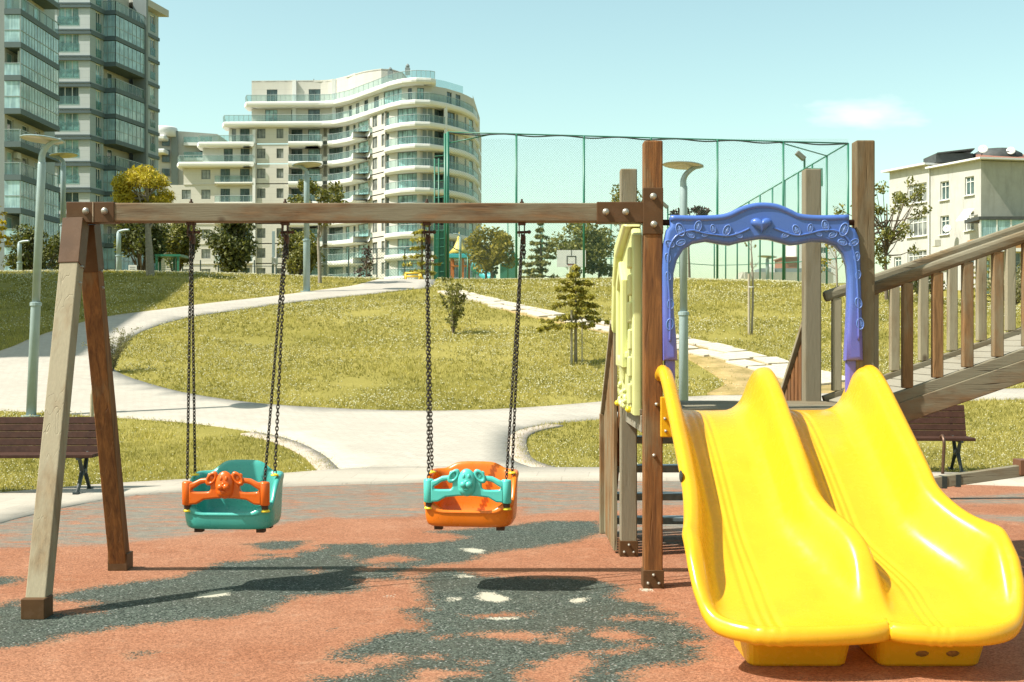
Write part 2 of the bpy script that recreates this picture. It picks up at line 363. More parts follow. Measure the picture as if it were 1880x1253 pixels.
def sheet(name, poly, mat, lift, step):
    poly = [Vector((p[0], p[1])) for p in poly]; q = [poly[0]]
    for p in poly[1:]:
        if (p-q[-1]).length > .04: q.append(p)
    poly = q; n = len(poly)
    bnd = []
    for i in range(n):
        a, b_ = poly[i], poly[(i+1) % n]; k = max(1, int((b_-a).length/step))
        bnd += [a.lerp(b_, j/k) for j in range(k)]
    xs_ = [p.x for p in bnd]; ys_ = [p.y for p in bnd]
    gx, gy = np.meshgrid(np.arange(min(xs_), max(xs_), step), np.arange(min(ys_), max(ys_), step)); gx = gx.ravel(); gy = gy.ravel()
    k = (sdist([tuple(p) for p in poly], gx, gy) > step*.35); pts = bnd+[Vector((x, y)) for x, y in zip(gx[k], gy[k])]
    nb = len(bnd); r = delaunay_2d_cdt(pts, [(i, (i+1) % nb) for i in range(nb)], [], 2, 1e-5)
    vs_ = np.array([(p.x, p.y) for p in r[0]]); z = TZ(vs_[:, 0], vs_[:, 1])+lift
    tri = np.array([f for f in r[2] if len(f) == 3]); cnt = {}
    for f in tri:
        for a_, b_ in ((f[0], f[1]), (f[1], f[2]), (f[2], f[0])): k_ = (min(a_, b_), max(a_, b_)); cnt[k_] = None if k_ in cnt else (a_, b_)
    V_ = np.column_stack([vs_, z]); n0 = len(V_); low = V_.copy(); low[:, 2] -= .09
    sk = [t_ for e_ in cnt.values() if e_ for t_ in ((e_[0], n0+e_[1], e_[1]), (e_[0], n0+e_[0], n0+e_[1]))]
    return npmesh(name, np.vstack([V_, low]), np.vstack([tri, np.array(sk)]), mat, smooth=False)
def paving(name, col, bx, by, rot=0, var=.15):
    m, t, b = newmat(name); v = coords(t)
    br = N(t, 'ShaderNodeTexBrick'); mp = N(t, 'ShaderNodeMapping'); mp.inputs['Rotation'].default_value = (0, 0, rot); L(t, v, mp.inputs[0]); L(t, mp.outputs[0], br.inputs[0])
    br.inputs['Scale'].default_value = 1; br.inputs['Brick Width'].default_value = bx; br.inputs['Row Height'].default_value = by; br.inputs['Mortar Size'].default_value = .006
    br.inputs['Color1'].default_value = (*[x*.92 for x in col], 1); br.inputs['Color2'].default_value = (*[x*1.05 for x in col], 1); br.inputs['Mortar'].default_value = (*[x*.72 for x in col], 1)
    n1 = noise(t, v, .7, 5, .6); n2 = noise(t, v, 6, 6, .7)
    c = mixc(t, ramp(t, n1, [(.35, 0), (.7, .7)]), br.outputs[0], tuple(x*(1-var) for x in col))
    c = mixc(t, mathn(t, 'MULTIPLY', ramp(t, noise(t, v, 1.6, 7, .75), [(.52, 0), (.66, 1)]), .30), c, tuple(x*.62 for x in col))
    c = mixc(t, mathn(t, 'MULTIPLY', ramp(t, n2, [(.58, 0), (.78, 1)]), .35), c, (.24, .19, .12))
    c = mixc(t, mathn(t, 'MULTIPLY', ramp(t, noise(t, v, 60, 3), [(.3, 1), (.5, 0)]), .18), c, (.15, .13, .1))
    L(t, c, b.inputs['Base Color']); b.inputs['Roughness'].default_value = .9; b.inputs['Specular IOR Level'].default_value = .2
    bump(t, b, mathn(t, 'ADD', mathn(t, 'MULTIPLY', br.outputs['Fac'], -1.), n2), .25, .01); return m
M_path = paving('pale_concrete_pavers', (.42, .382, .318), .2, .1, .5)
M_strip = paving('pale_concrete_border', (.42, .375, .305), .6, .4, .1)
M_edge = paving('pinkish_edging_pavers', (.42, .355, .29), .2, .2, .2)
m, t, b = newmat('sandy_soil'); v = coords(t); n1 = noise(t, v, 2.2, 6, .7); n2 = noise(t, v, 40, 4, .6)
c = mixc(t, ramp(t, n1, [(.4, 0), (.62, 1)]), (.40, .285, .115), (.22, .165, .045)); c = mixc(t, mathn(t, 'MULTIPLY', n2, .3), c, (.16, .11, .05))
L(t, c, b.inputs['Base Color']); b.inputs['Roughness'].default_value = .95; bump(t, b, mathn(t, 'ADD', n1, n2), .5, .02); M_soil = m
tag(sheet('path', main, M_path, .018, .6), kind='structure')
tag(sheet('pavement', strip, M_strip, .037, .45), kind='structure')
tag(sheet('dirt_path', stepp, M_soil, .018, .6), kind='structure')
# pink paver edging on the two grass noses
def band(pix, wd, name):
    c = sp2(pix, 6); a = []; b_ = []
    for i, p in enumerate(c):
        d = (c[min(i+1, len(c)-1)]-c[max(i-1, 0)]).normalized(); nrm = Vector((d.y, -d.x)); a.append(p); b_.append(p+nrm*wd)
    return sheet(name, a+b_[::-1], M_edge, .022, .3)
tag(band([(625, 867), (590, 836), (530, 809), (470, 796)], -.26, 'path_edging'), kind='structure')
tag(band([(1010, 781), (960, 791), (936, 804), (933, 826), (945, 849), (988, 864)], -.26, 'path_edging'), kind='structure')
# stepping stones in the sandy track
M_slab = plain('pale_stone_slab', (.50, .44, .34), .85, .14, 5, bmp=.25, bscale=25, dirt=(.3, .22, .12), dirtamt=.5)
cl = sp2([(830, 537), (900, 556), (1000, 578), (1100, 599), (1200, 620), (1290, 642), (1380, 664), (1470, 690), (1560, 708)], 12)
ln = [0]
for i in range(1, len(cl)): ln.append(ln[-1]+(cl[i]-cl[i-1]).length)
k = 0; s_ = .3; stones = 0
while s_ < ln[-1]-.3:
    i = min(np.searchsorted(ln, s_), len(cl)-2); p = cl[i-1].lerp(cl[i], (s_-ln[i-1])/max(1e-6, ln[i]-ln[i-1])); d = (cl[i+1]-cl[i-1]).normalized(); nr = Vector((-d.y, d.x))
    far = p.y > 33
    for side in (-1, 1):
        o_ = side*(.24 if far else .33)+random.uniform(-.10, .10); q = p+nr*o_+d*random.uniform(-.12, .12); z = tz(q.x, q.y)
        gx = (tz(q.x+.3, q.y)-tz(q.x-.3, q.y))/.6; gy = (tz(q.x, q.y+.3)-tz(q.x, q.y-.3))/.6
        nz = Vector((-gx, -gy, 1)).normalized(); a = math.atan2(d.y, d.x)+random.uniform(-.12, .12)
        ux = Vector((math.cos(a), math.sin(a), 0)); ux = (ux-nz*ux.dot(nz)).normalized(); uy = nz.cross(ux)
        M = Matrix((ux, uy, nz)).transposed(); lx, ly = random.uniform(.60, .76), random.uniform(.46, .6)*(.72 if far else 1)
        o = MB().box((0, 0, 0), (lx, ly, .09), M).build('stepping_stone', M_slab, bevel=.012); o.location = (q.x, q.y, z+.015)
        tag(o, 'flat pale stone slab laid in the sandy stepping-stone track across the grass', 'stepping stone', 'stepping stones in the sandy track'); stones += 1
    s_ += .74 if far else .80

# ------------------------------------------------------------------ rubber playground surface
def pz(zx, zy, sx, ox, oy): return (ox+zx/sx, oy+zy/sx)
A = lambda *p: [pz(x, y, 1.9186, 0, 600) for x, y in p]
B = lambda *p: [pz(x, y, 2.6486, 300, 780) for x, y in p]
C = lambda *p: [pz(x, y, 2.4737, 560, 980) for x, y in p]
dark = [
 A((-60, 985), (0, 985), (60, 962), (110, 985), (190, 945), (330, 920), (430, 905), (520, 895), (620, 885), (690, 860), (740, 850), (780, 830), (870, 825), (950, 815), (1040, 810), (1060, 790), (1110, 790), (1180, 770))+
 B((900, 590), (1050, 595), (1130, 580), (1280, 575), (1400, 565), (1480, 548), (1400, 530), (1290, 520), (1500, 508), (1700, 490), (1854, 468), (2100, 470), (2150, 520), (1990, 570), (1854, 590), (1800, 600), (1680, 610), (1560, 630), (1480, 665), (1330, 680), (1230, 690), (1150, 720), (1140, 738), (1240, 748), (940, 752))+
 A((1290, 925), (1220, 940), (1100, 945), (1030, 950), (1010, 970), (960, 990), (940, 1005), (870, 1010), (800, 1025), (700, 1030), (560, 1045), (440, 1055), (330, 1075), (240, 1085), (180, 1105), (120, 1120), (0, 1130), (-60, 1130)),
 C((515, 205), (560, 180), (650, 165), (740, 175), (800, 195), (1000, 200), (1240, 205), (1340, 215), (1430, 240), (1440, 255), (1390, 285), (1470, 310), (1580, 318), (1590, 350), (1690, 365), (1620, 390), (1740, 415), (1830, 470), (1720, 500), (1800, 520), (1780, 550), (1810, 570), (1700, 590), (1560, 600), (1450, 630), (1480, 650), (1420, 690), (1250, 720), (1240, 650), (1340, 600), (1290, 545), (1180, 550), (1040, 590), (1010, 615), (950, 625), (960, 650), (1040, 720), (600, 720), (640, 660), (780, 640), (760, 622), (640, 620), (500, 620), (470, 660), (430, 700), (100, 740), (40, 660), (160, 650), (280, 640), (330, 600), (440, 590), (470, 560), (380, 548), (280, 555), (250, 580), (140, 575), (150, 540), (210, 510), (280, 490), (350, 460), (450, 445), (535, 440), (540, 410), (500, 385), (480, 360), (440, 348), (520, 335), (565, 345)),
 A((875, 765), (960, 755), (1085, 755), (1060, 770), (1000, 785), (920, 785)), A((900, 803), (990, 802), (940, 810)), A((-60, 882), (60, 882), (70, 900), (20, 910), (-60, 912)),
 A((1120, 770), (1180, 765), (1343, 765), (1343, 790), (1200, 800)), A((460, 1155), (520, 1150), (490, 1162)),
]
light = [  # terracotta islands inside the dark wear
 A((165, 965), (300, 968), (365, 970), (300, 985), (360, 1008), (250, 1012), (160, 1015)), A((1195, 806), (1240, 806), (1220, 815)), A((1090, 858), (1130, 855), (1115, 868)),
 A((1270, 825), (1343, 818), (1343, 838), (1290, 836)),
 B((970, 660), (1080, 635), (1140, 632), (1240, 658), (1180, 668), (1050, 672)), B((945, 705), (1000, 690), (1110, 684), (1090, 698), (990, 712)), B((715, 705), (745, 698), (770, 710), (735, 716)), B((860, 636), (890, 628), (918, 636), (885, 646)),
 C((725, 458), (800, 445), (960, 445), (1150, 460), (1175, 495), (1080, 498), (1100, 475), (1000, 490), (900, 480), (800, 468)), C((1390, 385), (1480, 372), (1590, 380), (1570, 392), (1420, 395)), C((1300, 455), (1360, 430), (1480, 445), (1550, 470), (1500, 492), (1400, 490)),
 C((1310, 540), (1480, 520), (1540, 498), (1565, 510), (1500, 530), (1400, 552)), C((1175, 432), (1220, 425), (1260, 440), (1200, 445)), C((720, 580), (790, 575), (780, 595)), C((540, 555), (600, 550), (590, 568)), C((740, 372), (900, 362), (1030, 362), (1000, 375), (800, 380)), C((590, 470), (640, 465), (640, 478)),
]
pale = [C((708, 68), (760, 66), (820, 76), (800, 90), (750, 85)), C((775, 290), (800, 268), (850, 268), (900, 282), (925, 300), (880, 312), (810, 305)), C((680, 190), (720, 186), (770, 196), (720, 202)), C((1203, 310), (1225, 293), (1290, 291), (1280, 305), (1230, 314)), C((645, 300), (665, 290), (705, 292), (690, 300), (665, 312)),
        C((830, 383), (960, 380), (940, 390), (860, 390)), A((690, 955), (720, 938), (780, 928), (820, 928), (800, 945), (740, 955)), C((365, 285), (395, 278), (390, 288)), C((555, 345), (575, 338), (575, 350)), C((1520, 252), (1560, 248), (1580, 262), (1540, 262))]
greyz = [[(-150, 905), (250, 900), (640, 885), (930, 880), (1280, 880), (1285, 925), (1120, 940), (960, 930), (760, 945), (600, 950), (420, 975), (200, 1000), (-150, 1010)],
 A((-80, 700), (0, 690), (250, 615), (420, 600), (640, 590), (660, 640), (600, 690), (450, 700), (350, 720), (200, 745), (100, 755), (-80, 770)),
         B((560, 330), (1000, 300), (1260, 290), (1270, 340), (1100, 350), (800, 360), (600, 370)), B((560, 430), (800, 410), (1100, 400), (1270, 420), (1200, 450), (900, 455), (700, 445)), B((1730, 310), (2100, 300), (2200, 350), (1740, 355)),
         [(1745, 915), (1880, 905), (1990, 912), (1880, 925), (1760, 925)], [(1775, 945), (1900, 948), (1990, 955), (1880, 960), (1800, 952)], [(960, 920), (1110, 915), (1110, 935), (970, 945)], [(1170, 895), (1290, 893), (1290, 915), (1180, 915)], [(1165, 985), (1240, 975), (1290, 985), (1290, 1000), (1180, 1000)],
         [(1100, 962), (1290, 948), (1290, 978), (1150, 985), (1100, 985)]]
def flat(pix): return [((px-940)/F*(CZ*F/(py-626.5)), CZ*F/(py-626.5)) for px, py in pix]
def union(polys, X, Y):
    d = np.full(X.shape, -9.)
    for p in polys:
        q = flat(p); xa = [a[0] for a in q]; ya = [a[1] for a in q]
        k = (X > min(xa)-.6) & (X < max(xa)+.6) & (Y > min(ya)-.6) & (Y < max(ya)+.6)
        if k.any(): d[k] = np.maximum(d[k], sdist(q, X[k], Y[k]))
    return d
nx = 440; ny = 420; gx = np.linspace(-8.8, 8.8, nx); tt = np.linspace(0, 1, ny)**.9
yed = np.interp(gx, RX, RY)+.22
Xg = np.repeat(gx[None, :], ny, 0); Yg = 4.4+(yed[None, :]-4.4)*tt[:, None]
x_, y_ = Xg.ravel(), Yg.ravel()
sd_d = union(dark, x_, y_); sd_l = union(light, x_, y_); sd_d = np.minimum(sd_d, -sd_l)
i_ = np.arange(nx*ny).reshape(ny, nx); ff = np.stack([i_[:-1, :-1], i_[:-1, 1:], i_[1:, 1:], i_[1:, :-1]], -1).reshape(-1, 4)
m, t, b = newmat('worn_rubber_surface'); v = coords(t)
def att(n_): a = N(t, 'ShaderNodeAttribute'); a.attribute_name = n_; return a.outputs['Fac']
nb = noise(t, v, 9, 8, .78); nf = noise(t, v, 62, 4, .7); vo_ = N(t, 'ShaderNodeTexVoronoi'); vo_.inputs['Scale'].default_value = 105; L(t, v, vo_.inputs[0]); sx_ = N(t, 'ShaderNodeSeparateColor'); L(t, vo_.outputs['Color'], sx_.inputs[0]); ng = mathn(t, 'ADD', mathn(t, 'MULTIPLY', sx_.outputs[0], .62), mathn(t, 'MULTIPLY', noise(t, v, 40, 4, .75), .38)); nl = noise(t, v, 1.1, 4, .6)
wob = mathn(t, 'ADD', mathn(t, 'MULTIPLY', mathn(t, 'SUBTRACT', nb, .5), .36), mathn(t, 'MULTIPLY', mathn(t, 'SUBTRACT', nf, .5), .17))
wob = mathn(t, 'ADD', wob, mathn(t, 'MULTIPLY', mathn(t, 'SUBTRACT', sx_.outputs[2], .5), .11))
def msk(a, w0=.02): return ramp(t, mathn(t, 'ADD', mathn(t, 'ADD', att(a), wob), .5), [(.5-w0, 0), (.5+w0, 1)])
terra = mixc(t, ramp(t, nl, [(.3, 0), (.7, 1)]), (.29, .115, .055), (.355, .165, .09))
terra = mixc(t, ramp(t, ng, [(.2, 0), (.8, 1)]), mixc(t, 1.0, terra, (.62, .58, .55), 'MULTIPLY'), mixc(t, 1.0, terra, (1.24, 1.27, 1.32), 'MULTIPLY'))
terra = mixc(t, mathn(t, 'MULTIPLY', ramp(t, noise(t, v, 2.6, 7, .75), [(.56, 0), (.70, 1)]), .5), terra, (.19, .070, .034))
terra = mixc(t, mathn(t, 'MULTIPLY', ramp(t, noise(t, v, 4.5, 8, .8), [(.54, 0), (.66, 1)]), .32), terra, (.50, .30, .19))
terra = mixc(t, mathn(t, 'MULTIPLY', ramp(t, nf, [(.58, 0), (.70, 1)]), .35), terra, (.13, .055, .03))
spk = ramp(t, sx_.outputs[1], [(.965, 0), (.975, 1)])
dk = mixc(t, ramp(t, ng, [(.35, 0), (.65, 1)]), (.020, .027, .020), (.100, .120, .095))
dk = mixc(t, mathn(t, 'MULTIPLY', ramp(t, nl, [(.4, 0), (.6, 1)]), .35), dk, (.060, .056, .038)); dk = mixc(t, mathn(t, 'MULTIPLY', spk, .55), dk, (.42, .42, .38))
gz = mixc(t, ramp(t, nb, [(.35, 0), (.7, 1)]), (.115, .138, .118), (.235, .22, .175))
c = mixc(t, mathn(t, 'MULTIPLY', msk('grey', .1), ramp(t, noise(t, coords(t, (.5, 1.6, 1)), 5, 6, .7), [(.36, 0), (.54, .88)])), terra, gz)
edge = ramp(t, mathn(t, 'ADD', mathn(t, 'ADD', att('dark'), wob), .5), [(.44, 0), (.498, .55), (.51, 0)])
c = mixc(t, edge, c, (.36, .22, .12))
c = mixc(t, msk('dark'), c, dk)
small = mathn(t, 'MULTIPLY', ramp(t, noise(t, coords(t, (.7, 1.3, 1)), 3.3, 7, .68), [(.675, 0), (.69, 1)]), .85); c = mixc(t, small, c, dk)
c = mixc(t, ramp(t, mathn(t, 'ADD', mathn(t, 'ADD', att('pale'), mathn(t, 'MULTIPLY', wob, .4)), .5), [(.495, 0), (.505, 1)]), c, mixc(t, nf, (.36, .34, .25), (.55, .52, .42)))
L(t, c, b.inputs['Base Color']); b.inputs['Roughness'].default_value = .88; b.inputs['Specular IOR Level'].default_value = .25
bump(t, b, mathn(t, 'ADD', mathn(t, 'MULTIPLY', ng, .8), mathn(t, 'SUBTRACT', nf, mathn(t, 'MULTIPLY', msk('dark'), .8))), .75, .012); M_rubber = m
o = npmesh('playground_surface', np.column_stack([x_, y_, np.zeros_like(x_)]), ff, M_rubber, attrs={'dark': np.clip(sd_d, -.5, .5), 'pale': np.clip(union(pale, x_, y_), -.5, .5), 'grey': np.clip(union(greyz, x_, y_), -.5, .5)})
tag(o, kind='structure')
vv, ff = grid(np.linspace(-8.8, 8.8, 12), np.array([-6, 0, 4.4]), lambda X, Y: X*0)
tag(npmesh('rubber_surface', vv, ff, M_rubber, attrs={'dark': np.full(len(vv), -.5), 'pale': np.full(len(vv), -.5), 'grey': np.full(len(vv), -.5)}), kind='structure')
# ------------------------------------------------------------------ play structure (swing frame, tower, slide and ramp bolted into one)
PS = thing('play_structure', (1.6, 8.9, 0), 'wooden play structure with a swing beam, yellow twin slide, blue arch and railed ramp', 'play structure')
YB = 8.34
def bolt(mb, p, n, r=.017):
    n = Vector(n).normalized(); M = n.to_track_quat('Z', 'Y').to_matrix()
    mb.lathe([(r*1.1, 0), (r*1.1, .004), (r, .005), (r*.9, .014), (r*.5, .019), (.0008, .020)], p, 12, M)
def bolts(name, pts, n, parent, r=.017):
    for p in pts:
        b_ = MB(); bolt(b_, p, n, r); b_.build(name, M_bolt, parent, smooth=False)
# swing beam
bm_ = MB().bb((-2.83, YB-.06, 2.372), (.853, YB+.06, 2.494)).build('swing_beam', W_beam, PS, bevel=.008)
# beam end sleeve
def sleeve(x0, x1): return MB().bb((x0, YB-.066, 2.366), (x1, YB+.066, 2.500))
s1 = sleeve(-2.882, -2.572).build('beam_bracket', M_brown, PS, bevel=.004); bolts('bolt', [(-2.755, YB-.066, 2.44), (-2.634, YB-.066, 2.44)], (0, -1, 0), s1, .02)
MB().bb((-2.712, YB-.069, 2.367), (-2.706, YB-.0655, 2.499)).build('weld_seam', plain('pale_weld', (.4, .3, .2), .6), s1)
s2 = MB().bb((.548, YB-.066, 2.366), (.853, YB+.066, 2.500)).build('beam_bracket', M_brown, PS, bevel=.004); bolts('bolt', [(.607, YB-.066, 2.435), (.735, YB-.066, 2.435)], (0, -1, 0), s2, .02)
s3 = MB().bb((.848, YB-.068, 2.29), (.978, YB+.002, 2.592)).build('post_bracket', M_brown, PS, bevel=.005); bolts('bolt', [(.913, YB-.068, 2.535), (.917, YB-.068, 2.355)], (0, -1, 0), s3, .02)
# A-frame legs with steel caps and shoes
for foot, top, mt in (((-2.753, 7.42, 0), (-2.815, 8.262, 2.36), W_grey), ((-2.747, 8.98, 0), (-2.80, 8.44, 2.36), W_dark)):
    f_, t_ = Vector(foot), Vector(top); d = (t_-f_).normalized()
    lg = MB().beam(f_+d*.02, t_, .118, .118, (0, 1, 0)).build('leg', mt, PS, bevel=.006)
    MB().beam(t_-d*.30, t_+d*.012, .130, .130, (0, 1, 0)).build('leg_cap', M_brown, lg, bevel=.003)
    sh = MB().bb((foot[0]-.068, foot[1]-.072, 0), (foot[0]+.068, foot[1]+.072, .118)).build('leg_shoe', M_brown, lg, bevel=.004)
    for dz in (.38, .52):
        q = t_-d*dz*.8; b_ = MB(); bolt(b_, (q.x+.056, q.y, q.z), (1, 0, 0), .010); b_.build('bolt', M_bolt, lg)
# tower posts
posts = [(.915, YB, 2.898, W_dark, 1), (2.288, YB, 2.90, W_olive, 0), (.868, 9.56, 2.88, W_rear, 0), (2.236, 9.56, 2.88, W_rear, 0)]
for x, y, h, mt, _ in posts:
    p = MB().bb((x-.061, y-.061, .02), (x+.061, y+.061, h)).build('post', mt, PS, bevel=.009)
    sh = MB().bb((x-.068, y-.068, 0), (x+.068, y+.068, .118)).build('post_shoe', M_brown, p, bevel=.004)
    for dx, dz in ((-.035, .035), (.035, .035), (0, .088)):
        b_ = MB(); bolt(b_, (x+dx, y-.068, dz), (0, -1, 0), .009); b_.build('bolt', M_bolt, p)
for q in ((.985-.066, YB-.061, .86), (.935, YB-.061, 1.19)):
    b_ = MB(); bolt(b_, q, (0, -1, 0), .011); b_.build('bolt', M_bolt, PS)
# deck and beams under it
dk_ = MB()
y = 8.42
while y < 9.52: dk_.bb((.84, y, 1.115), (2.33, y+.112, 1.152)); y += .122
dk_.build('deck', W_xgrey, PS, bevel=.004)
MB().bb((.845, 8.40, 1.0), (.905, 9.50, 1.112)).build('deck_beam', W_ygrey, PS, bevel=.004)
MB().bb((2.25, 8.40, 1.0), (2.31, 9.50, 1.112)).build('deck_beam', W_ygrey, PS, bevel=.004)
MB().bb((.93, 9.525, 1.0), (2.174, 9.585, 1.112)).build('deck_beam', W_xgrey, PS, bevel=.004)
MB().tube([(.976, YB, 2.372), (2.227, YB, 2.372)], .02, 10).build('tie_rod', M_rust, PS, smooth=True)
# stair behind the tower
M_tread = plain('grey_blue_step_boards', (.15, .20, .21), .5, .2, 20)
st = MB()
for i, (z, y) in enumerate(((1.115, 9.73), (.868, 9.87), (.632, 10.02), (.392, 10.2), (.175, 10.40))): st.bb((.80, y-.07, z-.055), (2.20, y+.07, z))
stair = st.build('stair', M_tread, PS, bevel=.006)
for x in (.765, 2.205):
    pl = MB()
    for i in range(8):
        y0 = 9.64+i*.128; zt = 1.70-(y0-9.64)*.70; ps = [(y0, .02), (y0+.088, .02), (y0+.088, zt-.055), (y0, zt)]
        pl.add([(x, a, z) for a, z in ps]+[(x+.028, a, z) for a, z in ps], [(0, 1, 2, 3), (7, 6, 5, 4), (0, 4, 5, 1), (1, 5, 6, 2), (2, 6, 7, 3), (3, 7, 4, 0)])
    pl.build('stair_side', W_mid if x < 1 else W_brown, stair, bevel=.003)
    MB().beam((x+.055 if x < 1 else x-.02, 9.6, 1.08), (x+.055 if x < 1 else x-.02, 10.62, .04), .035, .13).build('stringer', W_dark, stair, bevel=.003)
    MB().beam((x-.005, 9.60, 1.745), (x-.005, 10.70, .975), .05, .04).build('handrail', W_grey, stair, bevel=.006)
    MB().bb((x-.035, 10.62, 0), (x+.045, 10.70, .995)).build('newel', W_mid, stair, bevel=.005)
# ramp up to the right
ramp_ = MB(); sl = .345
for i in range(18):
    x0 = 2.36+i*.118; z0 = 1.165+(x0-2.36)*sl
    ramp_.beam((x0+.055, 8.47, z0), (x0+.055, 9.53, z0), .112, .03, (-sl, 0, 1))
rp = ramp_.build('ramp', W_ygrey, PS, bevel=.003)
for yy, wm in ((8.44, W_mid), (9.57, W_grey)):
    def RZ(x, z0): return z0+(x-2.36)*sl
    MB().beam((2.33, yy, RZ(2.33, 1.938)), (4.46, yy, RZ(4.46, 1.938)), .075, .082).build('handrail', W_xgrey, rp, bevel=.024)
    MB().beam((2.33, yy, RZ(2.33, 1.165)), (4.46, yy, RZ(4.46, 1.165)), .06, .072).build('lower_rail', W_xgrey, rp, bevel=.006)
    MB().beam((2.33, yy-(.012 if yy < 9 else 0), RZ(2.33, 1.058)), (4.46, yy-(.012 if yy < 9 else 0), RZ(4.46, 1.058)), .06, .135).build('stringer', W_beam, rp, bevel=.005)
    x = 2.605 if yy < 9 else 2.425
    while x < 4.4:
        q = MB().bb((x-.034, yy-.03, RZ(x, 1.205)), (x+.034, yy+.03, RZ(x, 1.900)))
        q.build('baluster', wm if yy < 9 else W_grey, rp, bevel=.007); x += .1985 if yy < 9 else .2165
# the far landing the ramp climbs to (mostly past the frame edge)
for y in (8.38, 9.62):
    for x in (4.53, 5.7): MB().bb((x-.06, y-.06, 0), (x+.06, y+.06, 3.5)).build('post', W_brown, PS, bevel=.009)
MB().bb((4.47, 8.44, 1.86), (5.76, 9.56, 1.9)).build('deck', W_xgrey, PS, bevel=.004)
# stub rails next to the front right post
MB().bb((2.36, 8.44, 1.0), (2.42, 8.50, 1.93)).build('rail_stub', W_grey, PS, bevel=.005)

# ---- twin slide
YT = np.array([5.9, 6.08, 6.16, 6.28, 6.42, 6.62, 6.84, 7.1, 7.5, 7.85, 8.05, 8.2, 8.4]); ZB = np.array([.245, .25, .262, .292, .345, .43, .545, .69, .905, 1.07, 1.135, 1.155, 1.16])
HY = np.array([6.0, 6.12, 6.2, 6.3, 6.42, 6.55, 6.7, 6.85, 7.1, 7.5, 7.8, 8.05, 8.22, 8.34, 8.42]); HH = np.array([.0, .004, .03, .12, .215, .235, .215, .225, .245, .255, .28, .30, .285, .24, .17])
def smooth1(xs_, ys_):
    g = np.arange(xs_[0], xs_[-1], .01); a = np.interp(g, xs_, ys_); return g, _box(_box(a, 6), 6)
_fx = np.arange(-.1, .4, .002); _fy = np.interp(_fx, [0, .04, .064, .078, .092, .112, .14, .178, .215], [1, .985, .90, .78, .58, .36, .17, .055, 0]); _fy = np.where(_fx < 0, np.interp(-_fx, [0, .03, .055], [1, .985, .9]), _fy); FPx, FPy = _fx, _box(_box(_fy, 6), 6)
gB = smooth1(YT, ZB); gH = smooth1(HY, HH)
NR, NC = 96, 64
rows = []
for i in range(NR+1):
    s = i/NR; s = s**.9 if False else s
    yb = 8.40+(6.09-8.40)*s
    fl = float(1-sst(6.42, 6.98, np.array(yb)))
    Lx = .985-.05*fl; Cx = 1.622+.165*fl; Rx_ = 2.252+.225*fl
    row = []
    for ch, (a, b_) in enumerate(((Lx, Cx), (Cx, Rx_))):
        for j in range(NC+(1 if ch else 0)):
            u_ = j/NC; x = a+(b_-a)*u_; W = b_-a
            wl = .17/W; wr = .20/W
            f = 0
            dd = (u_*1.75 if u_ < .5 else 1-u_)*W; f = float(np.interp(dd+(0 if (ch == 0) == (u_ >= .5) else .018), FPx, FPy))
            # plan rounding of the exit
            we = float(sst(.72, 1.0, np.array(s)))
            de = min(u_, 1-u_)*W; outer = (ch == 0 and u_ < .5) or (ch == 1 and u_ >= .5)
            rr = .34 if outer else .14; am = .30 if outer else .05
            cr = am*(1-math.sqrt(max(0, 1-((rr-min(de, rr))/rr)**2)))
            bow = -.065*math.sin(math.pi*u_)
            y = yb+we*(cr+bow)
            hb = float(np.interp(y, *gB)); hh = float(np.interp(y-(.075 if not outer else 0), *gH))
            if not outer: hh *= .96
            z = hb+hh*f-.012*math.sin(math.pi*u_)*(1-we)
            for g in (.27, .33, .385): z -= .0105*math.exp(-((u_-g)*W/.0115)**2)*(1-we*.4)*min(1, s*6)
            row.append((x, y, z))
    rows.append(row)
M_ = len(rows[0]); V = [p for r_ in rows for p in r_]; Fc = []
for i in range(NR):
    for j in range(M_-1): Fc.append((i*M_+j, i*M_+j+1, (i+1)*M_+j+1, (i+1)*M_+j))
loop = [i*M_ for i in range(NR+1)]+[NR*M_+j for j in range(1, M_)]+[i*M_+M_-1 for i in range(NR-1, -1, -1)]
nl_ = len(loop); prev = loop
nrm = []
for k in range(nl_):
    a = Vector(V[loop[max(0, k-3)]]); b_ = Vector(V[loop[min(nl_-1, k+3)]]); d = (b_-a); d.z = 0; d.normalize(); nrm.append(Vector((d.y, -d.x, 0)))
nrm = [(-n_ if False else n_) for n_ in nrm]
mid = Vector((1.62, 7.2, 0))
sgn = 1 if nrm[5].x < 0 else -1
for o_, dz in ((.014, .010), (.032, .012), (.048, .002), (.058, -.016), (.062, -.036), (.058, -.058), (.046, -.072), (.02, -.078)):
    cur = []
    for k in range(nl_):
        p = Vector(V[loop[k]])+nrm[k]*sgn*o_; front = nrm[k].y*sgn < -.3
        p.z += dz*(1.0 if not front else 1.05)
        V.append(tuple(p)); cur.append(len(V)-1)
    for k in range(nl_-1): Fc.append((prev[k], prev[k+1], cur[k+1], cur[k]))
    prev = cur
slm = MB(); slm.add(V, Fc)
slide = slm.build('slide', M_yellow, PS, smooth=True); slide['label'] = 'glossy yellow twin slide'
